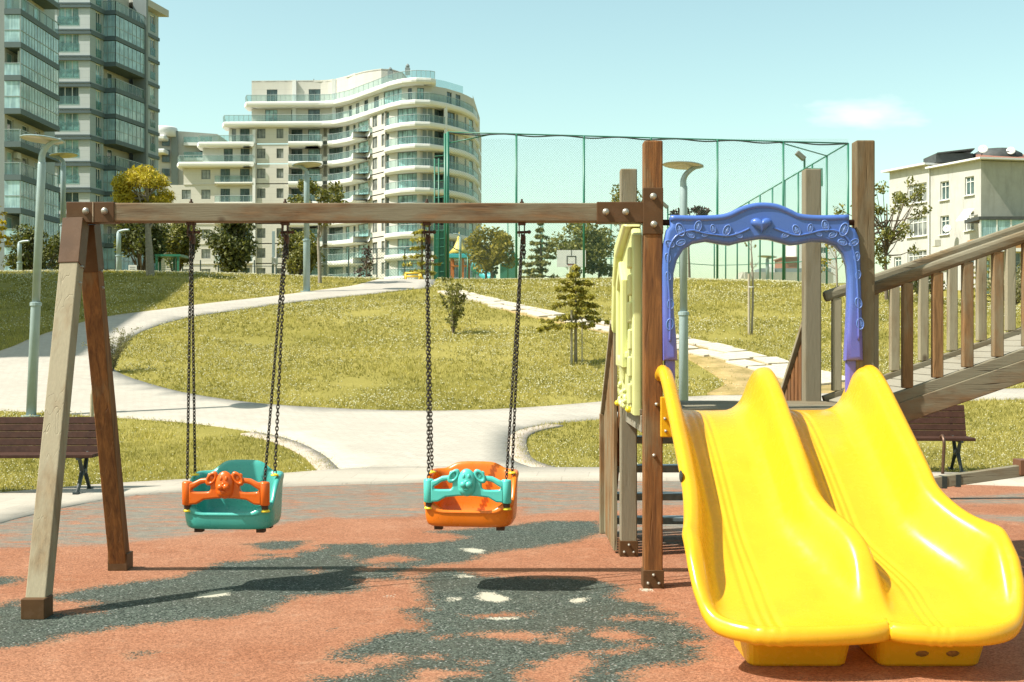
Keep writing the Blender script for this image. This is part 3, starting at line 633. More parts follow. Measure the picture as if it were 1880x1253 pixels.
for xc, wt in ((1.405, .255), (2.055, .262)):
    ft = MB(); o_ = []
    for z, wx, yf, yb2 in ((0.0, wt*.92, 6.30, 6.72), (.012, wt*.95, 6.285, 6.74), (.20, wt*1.03, 6.20, 6.80), (.235, wt*1.03, 6.18, 6.82)):
        r_ = .05
        for cx, cy, a0 in ((wx-r_, yf+r_, -90), (wx-r_, yb2-r_, 0), (-wx+r_, yb2-r_, 90), (-wx+r_, yf+r_, 180)):
            for k in range(4):
                a = R(a0+k*30); o_.append((xc+cx+r_*math.cos(a), cy+r_*math.sin(a), z))
    fs = [(i*16+k, i*16+(k+1) % 16, (i+1)*16+(k+1) % 16, (i+1)*16+k) for i in range(3) for k in range(16)]+[tuple(range(15, -1, -1)), tuple(48+k for k in range(16))]
    ft.add(o_, fs); f_ = ft.build('slide_foot', M_yellow, slide, smooth=False, bevel=.006)
    if xc > 2:
        for dx in (-.05, .10): MB().ell((xc+dx, 6.262, .085), (.042, .012, .03), 10, 6).build('scuff_mark', M_scuff, slide)
MB().bb((.958, 8.24, .98), (1.04, 8.285, 1.24)).build('slide_flange', M_yellow, slide, bevel=.006)
for q in ((.985, 8.24, 1.10), (.99, 8.24, 1.02)):
    b_ = MB(); bolt(b_, q, (0, -1, 0), .009); b_.build('bolt', M_bolt, slide)
MB().ell((.924, 7.0, .86), (.008, .05, .034), 10, 6).build('scuff_mark', M_iron, slide)

# ---- blue arch panel
Z2 = lambda *p: [((1080+x/2.2786-940)/F*8.29, CZ+(626.5-(230+y/2.2786))/F*8.29) for x, y in p]
outer = Z2((312, 985), (309, 780), (308, 600), (313, 500), (326, 440), (342, 424), (340, 386), (358, 381), (440, 384), (520, 382), (575, 374), (625, 350), (675, 335), (725, 330), (780, 335), (835, 355), (880, 376), (940, 383), (1020, 381), (1084, 379), (1090, 424), (1112, 434), (1128, 470), (1134, 540), (1140, 760), (1146, 985))
inner = Z2((1072, 985), (1078, 860), (1084, 740), (1084, 640), (1079, 590), (1062, 540), (1030, 506), (985, 490), (930, 489), (880, 500), (845, 504), (800, 492), (755, 480), (715, 478), (675, 484), (635, 492), (590, 504), (545, 498), (490, 488), (435, 498), (395, 525), (370, 566), (356, 620), (354, 690), (358, 790), (368, 900), (372, 985))
MX = Matrix(((1, 0, 0, 0), (0, 0, -1, 0), (0, 1, 0, 0), (0, 0, 0, 1)))      # 2D (x, z) -> world, facing -Y
def at_y(y): return Matrix.Translation((0, y, 0)) @ MX
arch = plate(outer+inner, [], .10, .026, at_y(8.30), 3).build('arch_panel', M_blue, PS, smooth=True)
def smooth_angle(o, a=40):
    for p in o.data.polygons: p.use_smooth = True
    try: o.data.set_sharp_from_angle(angle=R(a))
    except Exception: pass
smooth_angle(arch, 50)
# top lip, tubes under the panel ends, heart, vine, leaves
lip = [(x, z) for x, z in Z2((342, 392), (440, 394), (530, 392), (585, 382), (635, 359), (680, 345), (725, 340), (780, 345), (830, 364), (880, 386), (960, 393), (1084, 390))]
MB().tube([(x, 8.262, z) for x, z in [tuple(p)[:2] for p in spline([(a, b_, 0) for a, b_ in lip], 4)]], .022, 8).build('top_lip', M_blue, arch, smooth=True)
for xa, xb in ((.912+.065, 1.065), (2.155, 2.262)): MB().bb((xa+.012, 8.29, 1.12), (xb-.006, 8.35, 1.50)).build('arch_foot', M_blue, arch, bevel=.02)
hp = []
for k in range(28):
    a = 2*math.pi*k/28; hx = 16*math.sin(a)**3; hz = 13*math.cos(a)-5*math.cos(2*a)-2*math.cos(3*a)-math.cos(4*a); hp.append((hx/16*.070, hz/16*.056))
hc = Z2((719, 418))[0]
hm_ = MB(); hm_.add([(hc[0]+x*k, 8.25-d_, hc[1]+z*k) for k, d_ in ((1.0, -.02), (1.0, .0), (.93, .016), (.75, .028), (.4, .036), (.02, .038)) for x, z in hp], [(i*28+j, i*28+(j+1) % 28, (i+1)*28+(j+1) % 28, (i+1)*28+j) for i in range(5) for j in range(28)]); hm_.build('heart', M_blue, arch, smooth=True)
vine = [Z2((338, 905), (340, 830), (338, 740), (331, 640), (331, 560), (342, 500), (375, 460), (430, 443), (480, 455), (530, 462), (580, 466), (625, 455), (670, 435)), Z2((770, 433), (820, 452), (865, 464), (920, 456), (970, 444), (1030, 445), (1075, 475), (1100, 520), (1112, 580), (1118, 660), (1122, 760), (1124, 900))]
for vl in vine: MB().tube([(p[0], 8.247, p[1]) for p in spline([(a, b_, 0) for a, b_ in vl], 5)], .008, 6).build('vine', M_blue, arch, smooth=True)
lf = MB(); lf.ring((0, 0, .05), 1, .15, 20, 5, None, .62, 1.0)
lf.tube([(0, -1.2, .03), (0, .85, .03)], .09, 5)
for k in range(3):
    for sg in (-1, 1): lf.tube([(0, -.55+k*.45, .03), (sg*.42, -.25+k*.40, .03)], .07, 4)
lf.ell((0, 0, -.02), (.6, .95, .10), 14, 5)
M_leafp = plain('highlighted_blue_relief', (.12, .21, .50), .3, .1, 8)  # arch blue made paler: highlights on the raised leaves put into the colour
leaf0 = None
for x, z, sc_, rot in [(381, 441, 20, 20), (455, 427, 17, -15), (518, 437, 13, 10), (575, 443, 17, -25), (424, 462, 13, 60), (486, 459, 11, -60), (625, 463, 12, 60), (338, 499, 15, 60), (384, 494, 14, -70), (329, 557, 14, 10), (331, 633, 13, 15), (341, 750, 15, 0), (338, 834, 17, -5),
                    (1062, 440, 20, -20), (985, 424, 17, 15), (922, 434, 13, -10), (865, 443, 17, 25), (1017, 461, 13, -60), (957, 457, 11, 60), (820, 461, 12, -60), (1104, 494, 15, -60), (1056, 493, 14, 70), (1116, 553, 14, -10), (1121, 629, 13, -15), (1123, 745, 16, 15), (1130, 832, 17, 5)]:
    c_ = Z2((x, z))[0]; s_ = sc_/2.2786/F*8.29*1.35
    if leaf0 is None: leaf0 = lf.build('leaf_relief', M_leafp, arch, smooth=True, local=True); o = leaf0
    else: o = leaf0.copy(); sc.collection.objects.link(o)
    o.location = Vector((c_[0], 8.246, c_[1]))-ORG[PS.name]; o.rotation_euler = (R(90), 0, 0); o.scale = (s_, s_, s_*.9); o.rotation_euler = (Matrix.Rotation(R(-rot), 3, 'Y') @ Matrix.Rotation(R(90), 3, 'X')).to_euler()

# ---- pale lime house panel on the tower's left side: plane x = const, 2D (y, z)
MY = lambda x: Matrix(((0, 0, 1, x), (1, 0, 0, 0), (0, 1, 0, 0), (0, 0, 0, 1)))
y0, y1 = 8.43, 9.46; body = [(y0, 1.11), (y1-.02, 1.11), (y1-.02, 1.66), (y1+.05, 1.72), (y1-.02, 2.02), (y1-.20, 2.22), (y0+.08, 2.36), (y0, 2.30)]
hpnl = plate(body, [[(8.62, 1.62), (8.62, 1.98), (8.74, 2.04), (8.86, 1.98), (8.86, 1.62)]], .07, .018, MY(.825), 2).build('house_panel', M_lime, PS); smooth_angle(hpnl, 40)
hpnl['label'] = 'pale lime house-shaped panel with moulded bricks and flowers'
plate([(y1+.06, 1.66), (y1+.10, 1.72), (y1+.02, 2.06), (y1-.2, 2.30), (y0+.10, 2.42), (y0+.06, 2.36), (y1-.24, 2.2), (y1-.06, 2.0)], [], .12, .02, MY(.80), 2).build('roof_flap', M_lime, hpnl)
plate([(y0+.38, 1.42), (y0+.38, 2.02), (y0+.6, 2.16), (y1-.20, 2.02), (y1-.20, 1.42)], [[(y0+.46, 1.5), (y0+.46, 1.98), (y0+.6, 2.07), (y1-.28, 1.96), (y1-.28, 1.5)]], .05, .014, MY(.775), 2).build('window_frame', M_lime, hpnl)
for i in range(6): MB().bb((.765, y0+.01, 1.18+i*.18), (.80, y0+(.13 if i % 2 else .08), 1.32+i*.18)).build('brick_relief', M_lime, hpnl, bevel=.012)
for i, (yy, zz) in enumerate(((9.2, 1.40), (9.34, 1.62), (9.30, 1.22), (8.72, 1.48))): MB().bb((.775, yy, zz), (.80, yy+.11, zz+.05)).build('brick_relief', M_lime, hpnl, bevel=.012)
MB().lathe([(.02, 0), (.05, .04), (.10, .13), (.13, .15), (.13, .19), (.002, .20)], (.79, 8.98, 1.30), 16, Matrix.Diagonal((.38, 1, 1))).build('planter_relief', M_lime, hpnl, smooth=True)
fl = MB()
for k in range(16):
    fl.ell((.782, 8.78+random.random()*.5, 1.14+random.random()*.16), (.02, random.uniform(.018, .035), random.uniform(.014, .03)), 8, 5, Matrix.Rotation(random.random()*3, 3, 'X'))
fl.build('flower_relief', M_lime, hpnl, smooth=True)
for yy in (8.52, 9.4): MB().ell((.775, yy, 1.145), (.022, .022, .022), 10, 6).build('cap', M_knob, hpnl, smooth=True)

# ------------------------------------------------------------------ swings
def chain(p0, p1, pitch=.0235, r=.0092, tr=.0034):
    p0 = Vector(p0); p1 = Vector(p1); d = p1-p0; n = int(d.length/pitch); d.normalize()
    x = d.cross(Vector((0, 1, 0))).normalized(); y = d.cross(x); m = MB(); ph = random.random()*3
    for i in range(n+1):
        a = ph+(i % 2)*math.pi/2+random.uniform(-.15, .15); X_ = x*math.cos(a)+y*math.sin(a); Y_ = d.cross(X_)
        M = Matrix((d, X_, Y_)).transposed(); m.ring(p0+d*pitch*i, r, tr, 10, 5, M, 1.75, 1.0)
    return m
def make_swing(name, loc, rz, m_seat, m_bar, label, pivots, bk_=.07):
    T = thing(name, loc, label, 'swing', 'bucket swings hanging from the beam'); T.rotation_euler = (0, 0, rz)
    Rz = Matrix.Rotation(rz, 3, 'Z'); inv = Rz.transposed(); loc = Vector(loc)
    a, d = .288, .205; n = 56
    def plan(th, k):  # superellipse, th=0 front
        s_, c_ = math.sin(th), math.cos(th); e = .40
        return (a*k*math.copysign(abs(s_)**e, s_), -d*k*math.copysign(abs(c_)**e, c_))
    def top(x, y, th):
        q = abs(math.sin(th/2))              # 0 front .. 1 back
        f = .105+.0*q
        side = float(np.interp(y, [-.205, -.17, -.12, -.04, .02, .12, .205], [.10, .125, .18, .295, .325, .33, .33]))
        front = .105+.055*float(sst(.15, .26, np.array(abs(x)))) if y < -.12 else 0
        back = .33+bk_*float(1-sst(.12, .215, np.array(abs(x)))) if y > .12 else 0
        return max(side if y > -.19 or abs(x) > .2 else 0, front, back)
    rings = []; V = []; Fc = []
    spec = [(.86, 'z', .0), (.94, 'z', .012), (.985, 'z', .045), (1.0, 'z', .09), (1.0, 't', -.045), (1.025, 't', -.03), (1.035, 't', -.012), (1.02, 't', .004), (.975, 't', .012), (.925, 't', .006), (.89, 't', -.012), (.88, 't', -.03), (.85, 'f', .075), (.78, 'f', .056), (.55, 'f', .05), (.2, 'f', .048)]
    for k, mode, val in spec:
        for i in range(n):
            th = 2*math.pi*i/n; x, y = plan(th, 1); h = top(x, y, th); px_, py_ = plan(th, k)
            z = val if mode in 'zf' else max(h+val, .098 if k >= 1 else .075)
            lean = .03*max(0, z-.1)/.35*(1 if py_ > 0 else 0); V.append((px_*(1-.12*max(0, z-.34)/.1*(1 if py_ > .1 else 0)), py_+lean*1.5, z))
    for r_ in range(len(spec)-1):
        for i in range(n): Fc.append((r_*n+i, r_*n+(i+1) % n, (r_+1)*n+(i+1) % n, (r_+1)*n+i))
    Fc.append(tuple(range(n-1, -1, -1))); Fc.append(tuple((len(spec)-1)*n+i for i in range(n)))
    s_ = MB(); s_.add(V, Fc); seat = s_.build('seat', m_seat, T, smooth=True, sub=1, local=True)
    for x, y in ((-.2, -.09), (.2, -.09), (-.2, .1), (.2, .1)): MB().bb((x-.025, y-.03, -.022), (x+.025, y+.03, .004)).build('seat_bracket', M_rust, seat, local=True)
    # inner ribs
    rb = MB()
    for k in range(3): rb.tube([(-.17+k*.012, -.10+k*.035, .058), (.17-k*.012, -.10+k*.035, .058)], .007, 6)
    rb.build('seat_rib', m_seat, seat, smooth=True, local=True)
    # guard bar with a dog's face
    yb = -d+.008
    Q = Matrix.Translation((0, yb, 0)) @ MX
    def sym(h): return h+[(-x, z) for x, z in h[::-1] if abs(x) > 1e-6]
    out = sym([(-.0, .207), (-.06, .205), (-.135, .197), (-.185, .168), (-.225, .165), (-.235, .17), (-.235, .298), (-.20, .31), (-.16, .33), (-.10, .336), (-.07, .345), (-.04, .356), (0, .360)])
    hole = [(-.212, .262), (-.19, .275), (-.16, .295), (-.125, .302), (-.10, .298), (-.094, .285), (-.095, .262), (-.105, .250), (-.13, .247), (-.2, .248)]
    gb = plate([Vector((x, z, 0)) for x, z in out], [spline([(x, z, 0) for x, z in hole], 3, True), spline([(-x, z, 0) for x, z in hole[::-1]], 3, True)], .046, .012, Q, 3).build('guard_bar', m_bar, T, local=True); smooth_angle(gb, 60)
    for sg in (-1, 1):
        MB().lathe([(.008, .160), (.026, .161), (.032, .168), (.033, .30), (.028, .310), (.008, .313)], (sg*.248, yb+.005, 0), 18).build('guard_post', m_bar, gb, smooth=True, local=True)
        MB().lathe([(.02, .134), (.022, .137), (.022, .160), (.018, .161)], (sg*.248, yb+.012, 0), 14).build('bushing', M_rust, gb, local=True)
        MB().lathe([(.03, .118), (.031, .124), (.024, .134), (.02, .136)], (sg*.248, yb+.02, 0), 14).build('cap', M_knob, gb, smooth=True, local=True)
    fc = MB(); fc.ell((0, yb-.022, .292), (.060, .034, .088), 20, 12); fc.ell((0, yb-.018, .255), (.056, .036, .048), 18, 10)
    for sg in (-1, 1): fc.ell((sg*.017, yb-.058, .283), (.023, .019, .021), 14, 8)
    fc.ell((0, yb-.055, .303), (.015, .012, .009), 10, 6); fc.ell((0, yb-.052, .252), (.016, .012, .010), 10, 6)
    fc.build('dog_face', m_bar, gb, smooth=True, local=True)
    for sg in (-1, 1):
        ey = MB().ell((sg*.016, yb-.047, .333), (.0115, .009, .017), 12, 8).build('eye', m_bar, gb, smooth=True, local=True)
        er = MB(); Me = Matrix.Rotation(sg*R(-38), 3, 'Y') @ MX.to_3x3()
        er.ring((sg*.084, yb-.022, .333), .030, .012, 20, 8, Me, .72, 1.25); er.ell((sg*.084, yb-.014, .333), (.022, .012, .038), 12, 7, Matrix.Rotation(sg*R(38), 3, 'Y'))
        er.build('ear', m_bar, gb, smooth=True, local=True)
    # chains and hangers, given in world space and turned into the swing's own space
    for pv, sg in zip(pivots, (-1, 1)):
        tp = inv @ (Vector(pv)-loc)
        h = MB(); M3 = inv
        h.box(tp+Vector((0, 0, -.008)), (.05, .07, .016), M3); h.box(tp+inv @ Vector((-.017, 0, -.05)), (.008, .045, .085), M3); h.box(tp+inv @ Vector((.017, 0, -.05)), (.008, .045, .085), M3)
        h.tube([tp+inv @ Vector((-.03, 0, -.065)), tp+inv @ Vector((.044, 0, -.062))], .009, 8); h.ell(tp+inv @ Vector((.048, 0, -.062)), (.013, .013, .013), 8, 6)
        h.ring(tp+Vector((0, 0, -.10)), .02, .008, 12, 6, inv @ MX.to_3x3() @ Matrix.Rotation(R(90), 3, 'Y')); h.box(tp+inv @ Vector((.01, 0, -.115)), (.03, .03, .05), M3)
        hg = h.build('hanger', M_rust, T, local=True)
        nb_ = MB(); q = tp+Vector((0, 0, .124)); nb_.lathe([(.014, 0), (.014, .012), (.007, .013), (.007, .028), (.001, .03)], q, 8); nb_.build('bolt', M_rust, hg, local=True)
        e = tp+Vector((0, 0, -.12))
        for k, (x, y, z) in enumerate(((sg*.248, yb+.005, .318), (sg*.262, .02, .335))):
            off = inv @ Vector((0, -.012 if k == 0 else .012, 0)); chain(e+off, (x, y, z)).build('chain', M_chain, T, smooth=True, local=True)
        MB().lathe([(.026, .0), (.026, .008), (.014, .014), (.002, .016)], (sg*.262, .02, .326), 14).build('cap', M_knob, seat, smooth=True, local=True)
        ex = chain(e+Vector((.012, 0, .02)), e+Vector((.016, -.01, -.10)), .0235, .0105, .004); ex.v += []; ex.build('chain_end', M_chain, T, smooth=True, local=True)
make_swing('bucket_swing', (-1.80, 8.29, .40), R(-3), M_teal, M_orange, 'teal bucket swing with an orange dog-faced guard bar', [(-2.09, YB, 2.372), (-1.478, YB, 2.372)])
make_swing('bucket_swing', (-.262, 8.29, .415), R(-6), M_orange2, M_turq, 'orange bucket swing with a turquoise dog-faced guard bar', [(-.555, YB, 2.372), (.064, YB, 2.372)], .045)
# ------------------------------------------------------------------ benches
def make_bench(loc, rz, label):
    T = thing('park_bench', loc, label, 'bench', 'park benches by the rubber surface'); T.rotation_euler = (0, 0, rz); Lh = .86
    s = MB()
    for i, y in enumerate((-.20, -.085, .03)): s.box((0, y, .395), (2*Lh, .105, .036))
    s.build('seat', M_bench, T, bevel=.006, local=True)
    k = MB(); tl = R(14); M = Matrix.Rotation(-tl, 3, 'X')
    for i in range(5): k.box((0, .13+math.sin(tl)*(.05+i*.078), .39+math.cos(tl)*(.05+i*.078)), (2*Lh, .03, .0735), M)
    k.build('backrest', M_bench, T, bevel=.005, local=True)
    for sg in (-1, 1):
        x = sg*(Lh-.16); f = MB()
        f.tube([(x, -.27, .0), (x, -.20, .06), (x, -.08, .22), (x, -.17, .37)], [.022, .02, .026, .02], 8); f.tube([(x, .20, .0), (x, .15, .06), (x, .02, .22), (x, .10, .38), (x, .15, .42), (x, .235, .76)], [.022, .02, .026, .022, .02, .014], 8)
        f.tube([(x, -.25, .37), (x, .12, .37)], .018, 6); f.tube([(x, -.07, .22), (x, .03, .22)], .03, 8); f.box((x, -.28, .012), (.05, .09, .024)); f.box((x, .21, .012), (.05, .09, .024))
        f.build('leg', M_iron, T, smooth=False, local=True)
    return T
bl = P(165, 902, 13.45)
make_bench((bl.x-.80, 13.55, tz(bl.x, 13.5)+.03), R(2), 'dark brown slatted bench with black iron legs half hidden behind the swing frame leg')
br = P(1786, 868, 15.2)
T = make_bench((br.x-.86, 15.35, tz(br.x-.5, 15.3)+.03), R(-3), 'dark brown slatted bench with a curved arm seen just right of the slide')
for sg in (-1, 1):
    MB().tube(spline([(sg*.46, -.22, .42), (sg*.46, -.30, .44), (sg*.46, -.36, .36), (sg*.46, -.335, .2), (sg*.46, -.30, .0)], 5), .02, 8).build('arm_support', M_arm, T, smooth=True, local=True)
# ------------------------------------------------------------------ seesaw
ss = thing('seesaw', (6.15, 13.0, 0), 'weathered wooden seesaw beam tilted across the ground behind the slide', 'seesaw')
MB().beam((4.25, 12.95, .165), (7.9, 13.05, .66), .10, .115).build('beam', W_xgrey, ss, bevel=.006)
MB().bb((5.12, 12.885, .25), (5.42, 13.09, .40)).build('bracket', plain('rusty_orange_plate', (.13, .055, .025), .6), ss, bevel=.004)
MB().box((4.5, 12.955, .19), (.05, .112, .125)).build('dark_band', M_iron, ss); MB().box((4.36, 12.952, .175), (.05, .112, .125)).build('dark_band', M_iron, ss)
MB().bb((6.0, 12.9, 0), (6.3, 13.12, .33)).build('pivot', M_brown, ss, bevel=.01)
for x, z in ((4.75, .32), (7.5, .69)): MB().tube([(x, 12.8, z), (x, 12.8, z+.2), (x, 13.2, z+.2), (x, 13.2, z)], .014, 6).build('handle', M_iron, ss, smooth=True) if x > 6 else None
# ------------------------------------------------------------------ street lamps
def lamp(base, top, hw, armdir, label, curl=1.0, small=False, simple=False):
    b0 = Vector(base); t0 = Vector(top); h = (t0-b0).length
    T = thing('street_lamp', base, label, 'street lamp', 'park street lamps')
    r0 = .082*hw/.35 if not small else .05; d = (t0-b0).normalized()
    k = b0+d*h*.42
    MB().lathe([(r0*1.9, -.3), (r0*1.9, .025), (r0*1.05, .03)], b0, 14).build('base_plate', M_lamp, T)
    MB().tube([b0-d*.3, k-d*.02, k], [r0, r0*.96, r0*.96], 14).build('pole', M_lamp, T, smooth=True)
    MB().tube([k, t0-d*h*.06, t0-d*h*.055], [r0*.80, r0*.80, r0*.72], 14).build('upper_pole', M_lamp, T, smooth=True)
    MB().lathe([(r0*.9, -.035), (r0*1.16, -.03), (r0*1.16, .02), (r0*.82, .03)], k, 14).build('collar', M_lamp, T)
    ax = Vector((armdir, -.25, 0)).normalized(); p0 = t0-d*h*.06; hh = h*.06+.0
    ap = spline([p0, p0+d*hh*.55+ax*.0, p0+d*hh*1.0+ax*hw*.18, p0+d*(hh*1.35)+ax*hw*.55, p0+d*(hh*1.45)+ax*hw*.95], 6)
    MB().tube(ap, [r0*.72-(r0*.35)*i/(len(ap)-1) for i in range(len(ap))], 10).build('arm', M_lamp, T, smooth=True)
    if simple: return T
    c = ap[-1]-ax*hw*.98+Vector((0, 0, .02)); M = Matrix.Rotation(R(4)*armdir, 3, 'Y') @ Matrix.Rotation(R(-3), 3, 'X')
    hd = MB().lathe([(.001, .018), (hw*.5, .020), (hw*.93, .013), (hw, .003), (hw, -.006), (hw*.96, -.010)], c, 28, M).build('lamp_head', M_lamp, T, smooth=False)
    MB().lathe([(hw*.95, -.005), (hw*.93, -.013), (hw*.5, -.022), (.001, -.024)], c, 28, M).build('diffuser', M_diff, hd, smooth=True)
    return T
def lamp_px(bx, by, ty, Y, hw, ad, label, tx=None, **k):
    b0 = P(bx, by, Y); z = tz(b0.x, Y); t0 = P(tx if tx else bx, ty, Y); return lamp((b0.x, Y, z), t0, hw, ad, label, **k)
lamp_px(57, 768, 272, 20.6, .345, 1, 'tall grey-green disc street lamp behind the left bench', tx=78)
lamp_px(1255, 765, 318, 20.8, .335, 1, 'grey-green disc street lamp standing behind the blue arch')
lamp_px(563, 533, 310, 43.0, .50, -1, 'slim disc street lamp on the grass in front of the cream apartment block')
lamp_px(116, 505, 292, 52.0, .55, -1, 'thin disc street lamp just right of the glazed tower, partly behind the swing frame')
lamp_px(218, 505, 425, 58.0, .55, 1, 'short street lamp with a curved arm left of the yellow pine', simple=True)
lamp_px(36, 505, 445, 62.0, .55, 1, 'small street lamp with a bent arm at the foot of the glazed tower', simple=True)
lamp_px(1409, 512, 474, 95.0, .7, 1, 'tiny disc street lamp seen through the court fence inside the arch')
# ------------------------------------------------------------------ sports court
CT = thing('court_fence', (6.5, 62, 4.4), 'tall green chain-link fence around the sports court', 'fence')
FZ = 11.65
def fpost(x, y, zt, r=.06, name='fence_post', d=0): MB().tube([(x, y, tz(x, y)-.3), (x, y, zt)], r, 8).build(name, M_green, CT, smooth=True)
fx = [(948-940)/F*62]
front = [(px-940)/F*62 for px in (822, 948, 1072, 1195, 1317, 1438, 1557)]; XL, XR = front[0], front[-1]
def ftop(x): return 11.72-.028*(x-XL)
for i, x in enumerate(front): fpost(x, 62, ftop(x), .075 if i in (0,) else .055)
sideY = [66.2, 69.4, 72.8, 76.4, 80, 84, 88, 92.5, 97.5, 103]
for y in sideY: fpost(XR, y, ftop(XR), .055)
for y in (76, 90, 103): fpost(XL, y, tz(XL, y)+1.95, .05)
farx = [XL+(XR-XL)*k/7 for k in range(1, 7)]
for x in farx: fpost(x, 103, ftop(x), .055)
def rail(pts, r=.035): MB().tube(pts, r, 6).build('fence_rail', M_green, CT, smooth=True)
rail([(x, 62, ftop(x)) for x in front]); rail([(XR, 62, ftop(XR)), (XR, 103, ftop(XR))]); rail([(farx[0], 103, ftop(farx[0])), (XR, 103, ftop(XR))])
def zg(x, y): return tz(x, y)
for xs_ in (XL, XR): rail([(xs_, y, zg(xs_, y)+1.9) for y in (62, 70, 80, 90, 103)], .03)
rail([(x, 103, zg(x, 103)+1.9) for x in (XL, 2, 8, XR)], .03)
rail([(XL, 62, ftop(XL)-.55), (XL+2.3, 62, ftop(XL)-.07)], .03); rail([(XR-3.5, 62, ftop(XR-3.5)), (XR, 66.2, ftop(XR))], .03)
cbl = spline([(x+ (0 if k % 2 else .0), 61.98, ftop(x)-.02-(.09 if k % 2 else 0)) for k, x in enumerate(np.linspace(XL, XR, 15))], 4); MB().tube(cbl, .035, 5).build('cable', M_iron, CT)
def mesh_panel(p0, p1, ztop, pitch, wd, name='chain_link'):
    p0 = Vector(p0); p1 = Vector(p1); l = (p1-p0).length; u_ = (p1-p0)/l; z0 = min(zg(p0.x, p0.y), zg(p1.x, p1.y))-.1
    h = ztop-z0; out = []; fcs = []
    s = -h
    while s < l:
        for sg in (1, -1):
            a0 = s if sg == 1 else s+h; a1 = s+h if sg == 1 else s
            t0, t1 = 0., 1.
            for (v0, dv) in ((a0, a1-a0),):
                if dv > 0: t0 = max(t0, (0-v0)/dv); t1 = min(t1, (l-v0)/dv)
                else: t0 = max(t0, (l-v0)/dv); t1 = min(t1, (0-v0)/dv)
            if t1-t0 > .002:
                A_ = p0+u_*(a0+(a1-a0)*t0); B_ = p0+u_*(a0+(a1-a0)*t1); za, zb = z0+h*t0, z0+h*t1; n = len(out)
                ox, oy = u_.x*wd/2*1.41, u_.y*wd/2*1.41
                out += [(A_.x-ox, A_.y-oy, za), (A_.x+ox, A_.y+oy, za), (B_.x+ox, B_.y+oy, zb), (B_.x-ox, B_.y-oy, zb)]; fcs.append((n, n+1, n+2, n+3))
        s += pitch
    return npmesh(name, np.array(out), np.array(fcs), M_wire, CT, smooth=False)
mesh_panel((XL, 62), (XR, 62), 11.4, .12, .0055); mesh_panel((XR, 62), (XR, 103), 11.3, .16, .006); mesh_panel((farx[0], 103), (XR, 103), 11.3, .2, .007)
# ladder mast at the court corner
lm = thing('ladder_mast', (XL-.4, 61.6, 4.4), 'green steel ladder mast at the left corner of the sports court', 'mast')
for dx, zt in ((-.62, 10.4), (-.42, 10.4), (-.12, 11.6)): MB().tube([(XL+dx, 61.7, 4.0), (XL+dx, 61.7, zt)], .055 if dx > -.2 else .035, 8).build('upright', M_green, lm, smooth=True)
for k in range(15): z = 4.9+k*.40; MB().tube([(XL-.62, 61.7, z), (XL-.12, 61.7, z+.05)], .022, 6).build('rung', M_green, lm)
MB().bb((XL-.6, 61.8, 4.2), (XL-.14, 62.0, 6.9)).build('board_panel', M_green, lm)
# hoops
M_board = plain('white_backboard', (.66, .66, .62), .5, .06, 3, dirt=(.4, .36, .3), dirtamt=.2); M_white = plain('white_painted_steel', (.62, .62, .58), .45, .08, 5); M_black = plain('black_paint_line', (.02, .02, .02), .6)
def hoop(px, py, Y, wpx, label, dirn=1):
    c_ = P(px, py, Y); g = zg(c_.x, Y); T = thing('basketball_hoop', (c_.x, Y, g), label, 'basketball hoop', 'basketball hoops on the court'); w_ = wpx/F*Y/2
    bd = MB().bb((c_.x-w_, Y-.03, c_.z-w_*.58), (c_.x+w_, Y+.03, c_.z+w_*.58)).build('backboard', M_board, T)
    o = MB()
    for a in ((-.33, -.42, .33, -.36), (-.33, .12, .33, .18), (-.33, -.36, -.27, .12), (.27, -.36, .33, .12)): o.bb((c_.x+a[0]*w_, Y-.04, c_.z+a[1]*w_), (c_.x+a[2]*w_, Y-.031, c_.z+a[3]*w_))
    o.bb((c_.x-.025*w_, Y-.039, c_.z+.2*w_), (c_.x+.02*w_, Y-.031, c_.z+.58*w_)); o.build('target_square', M_black, bd)
    MB().ring((c_.x, Y-.28, c_.z-w_*.47), .225, .02, 20, 6).build('rim', plain('dark_red_rim', (.2, .03, .02), .5), T, smooth=True)
    MB().bb((c_.x-.05, Y-.08, c_.z-w_*.52), (c_.x+.05, Y, c_.z-w_*.42)).build('rim_mount', M_white, T)
    MB().tube([(c_.x, Y+1.2, g-.2), (c_.x, Y+1.2, c_.z-.4), (c_.x, Y+.05, c_.z-.1)], .11, 10).build('pole', M_white, T, smooth=True)
hoop(1049, 475, 80, 53, 'basketball hoop with a white backboard behind the young cedar'); hoop(792, 472, 84, 34, 'basketball hoop with a white backboard half hidden by the ladder mast')
# floodlights on side masts
M_flood = plain('floodlight_housing', (.16, .15, .12), .5)
for px, Y, py, lb in ((1477, 73, 291, 'twin floodlight on the right-hand court fence'), (1226, 100, 380, 'small floodlight at the far court corner left of the lamp head')):
    x = XR-.1 if px > 1400 else (px-940)/F*Y; c_ = P(px, py, Y); x = c_.x
    T = thing('floodlight', (x, Y, zg(x, Y)), lb, 'floodlight', 'court floodlights')
    MB().tube([(x, Y, zg(x, Y)-.2), (x, Y, c_.z+.1)], .06, 8).build('pole', M_green, T); MB().tube([(x, Y, c_.z-.6), (x+1.0, Y, c_.z-.6), (x+1.0, Y, c_.z-1.6)], .05, 6).build('bracket', M_green, T)
    hd = MB().box((x-.25, Y-.1, c_.z+.12), (.6, .35, .26), Matrix.Rotation(R(42), 3, 'Y')).build('lamp_head', M_flood, T, bevel=.03)
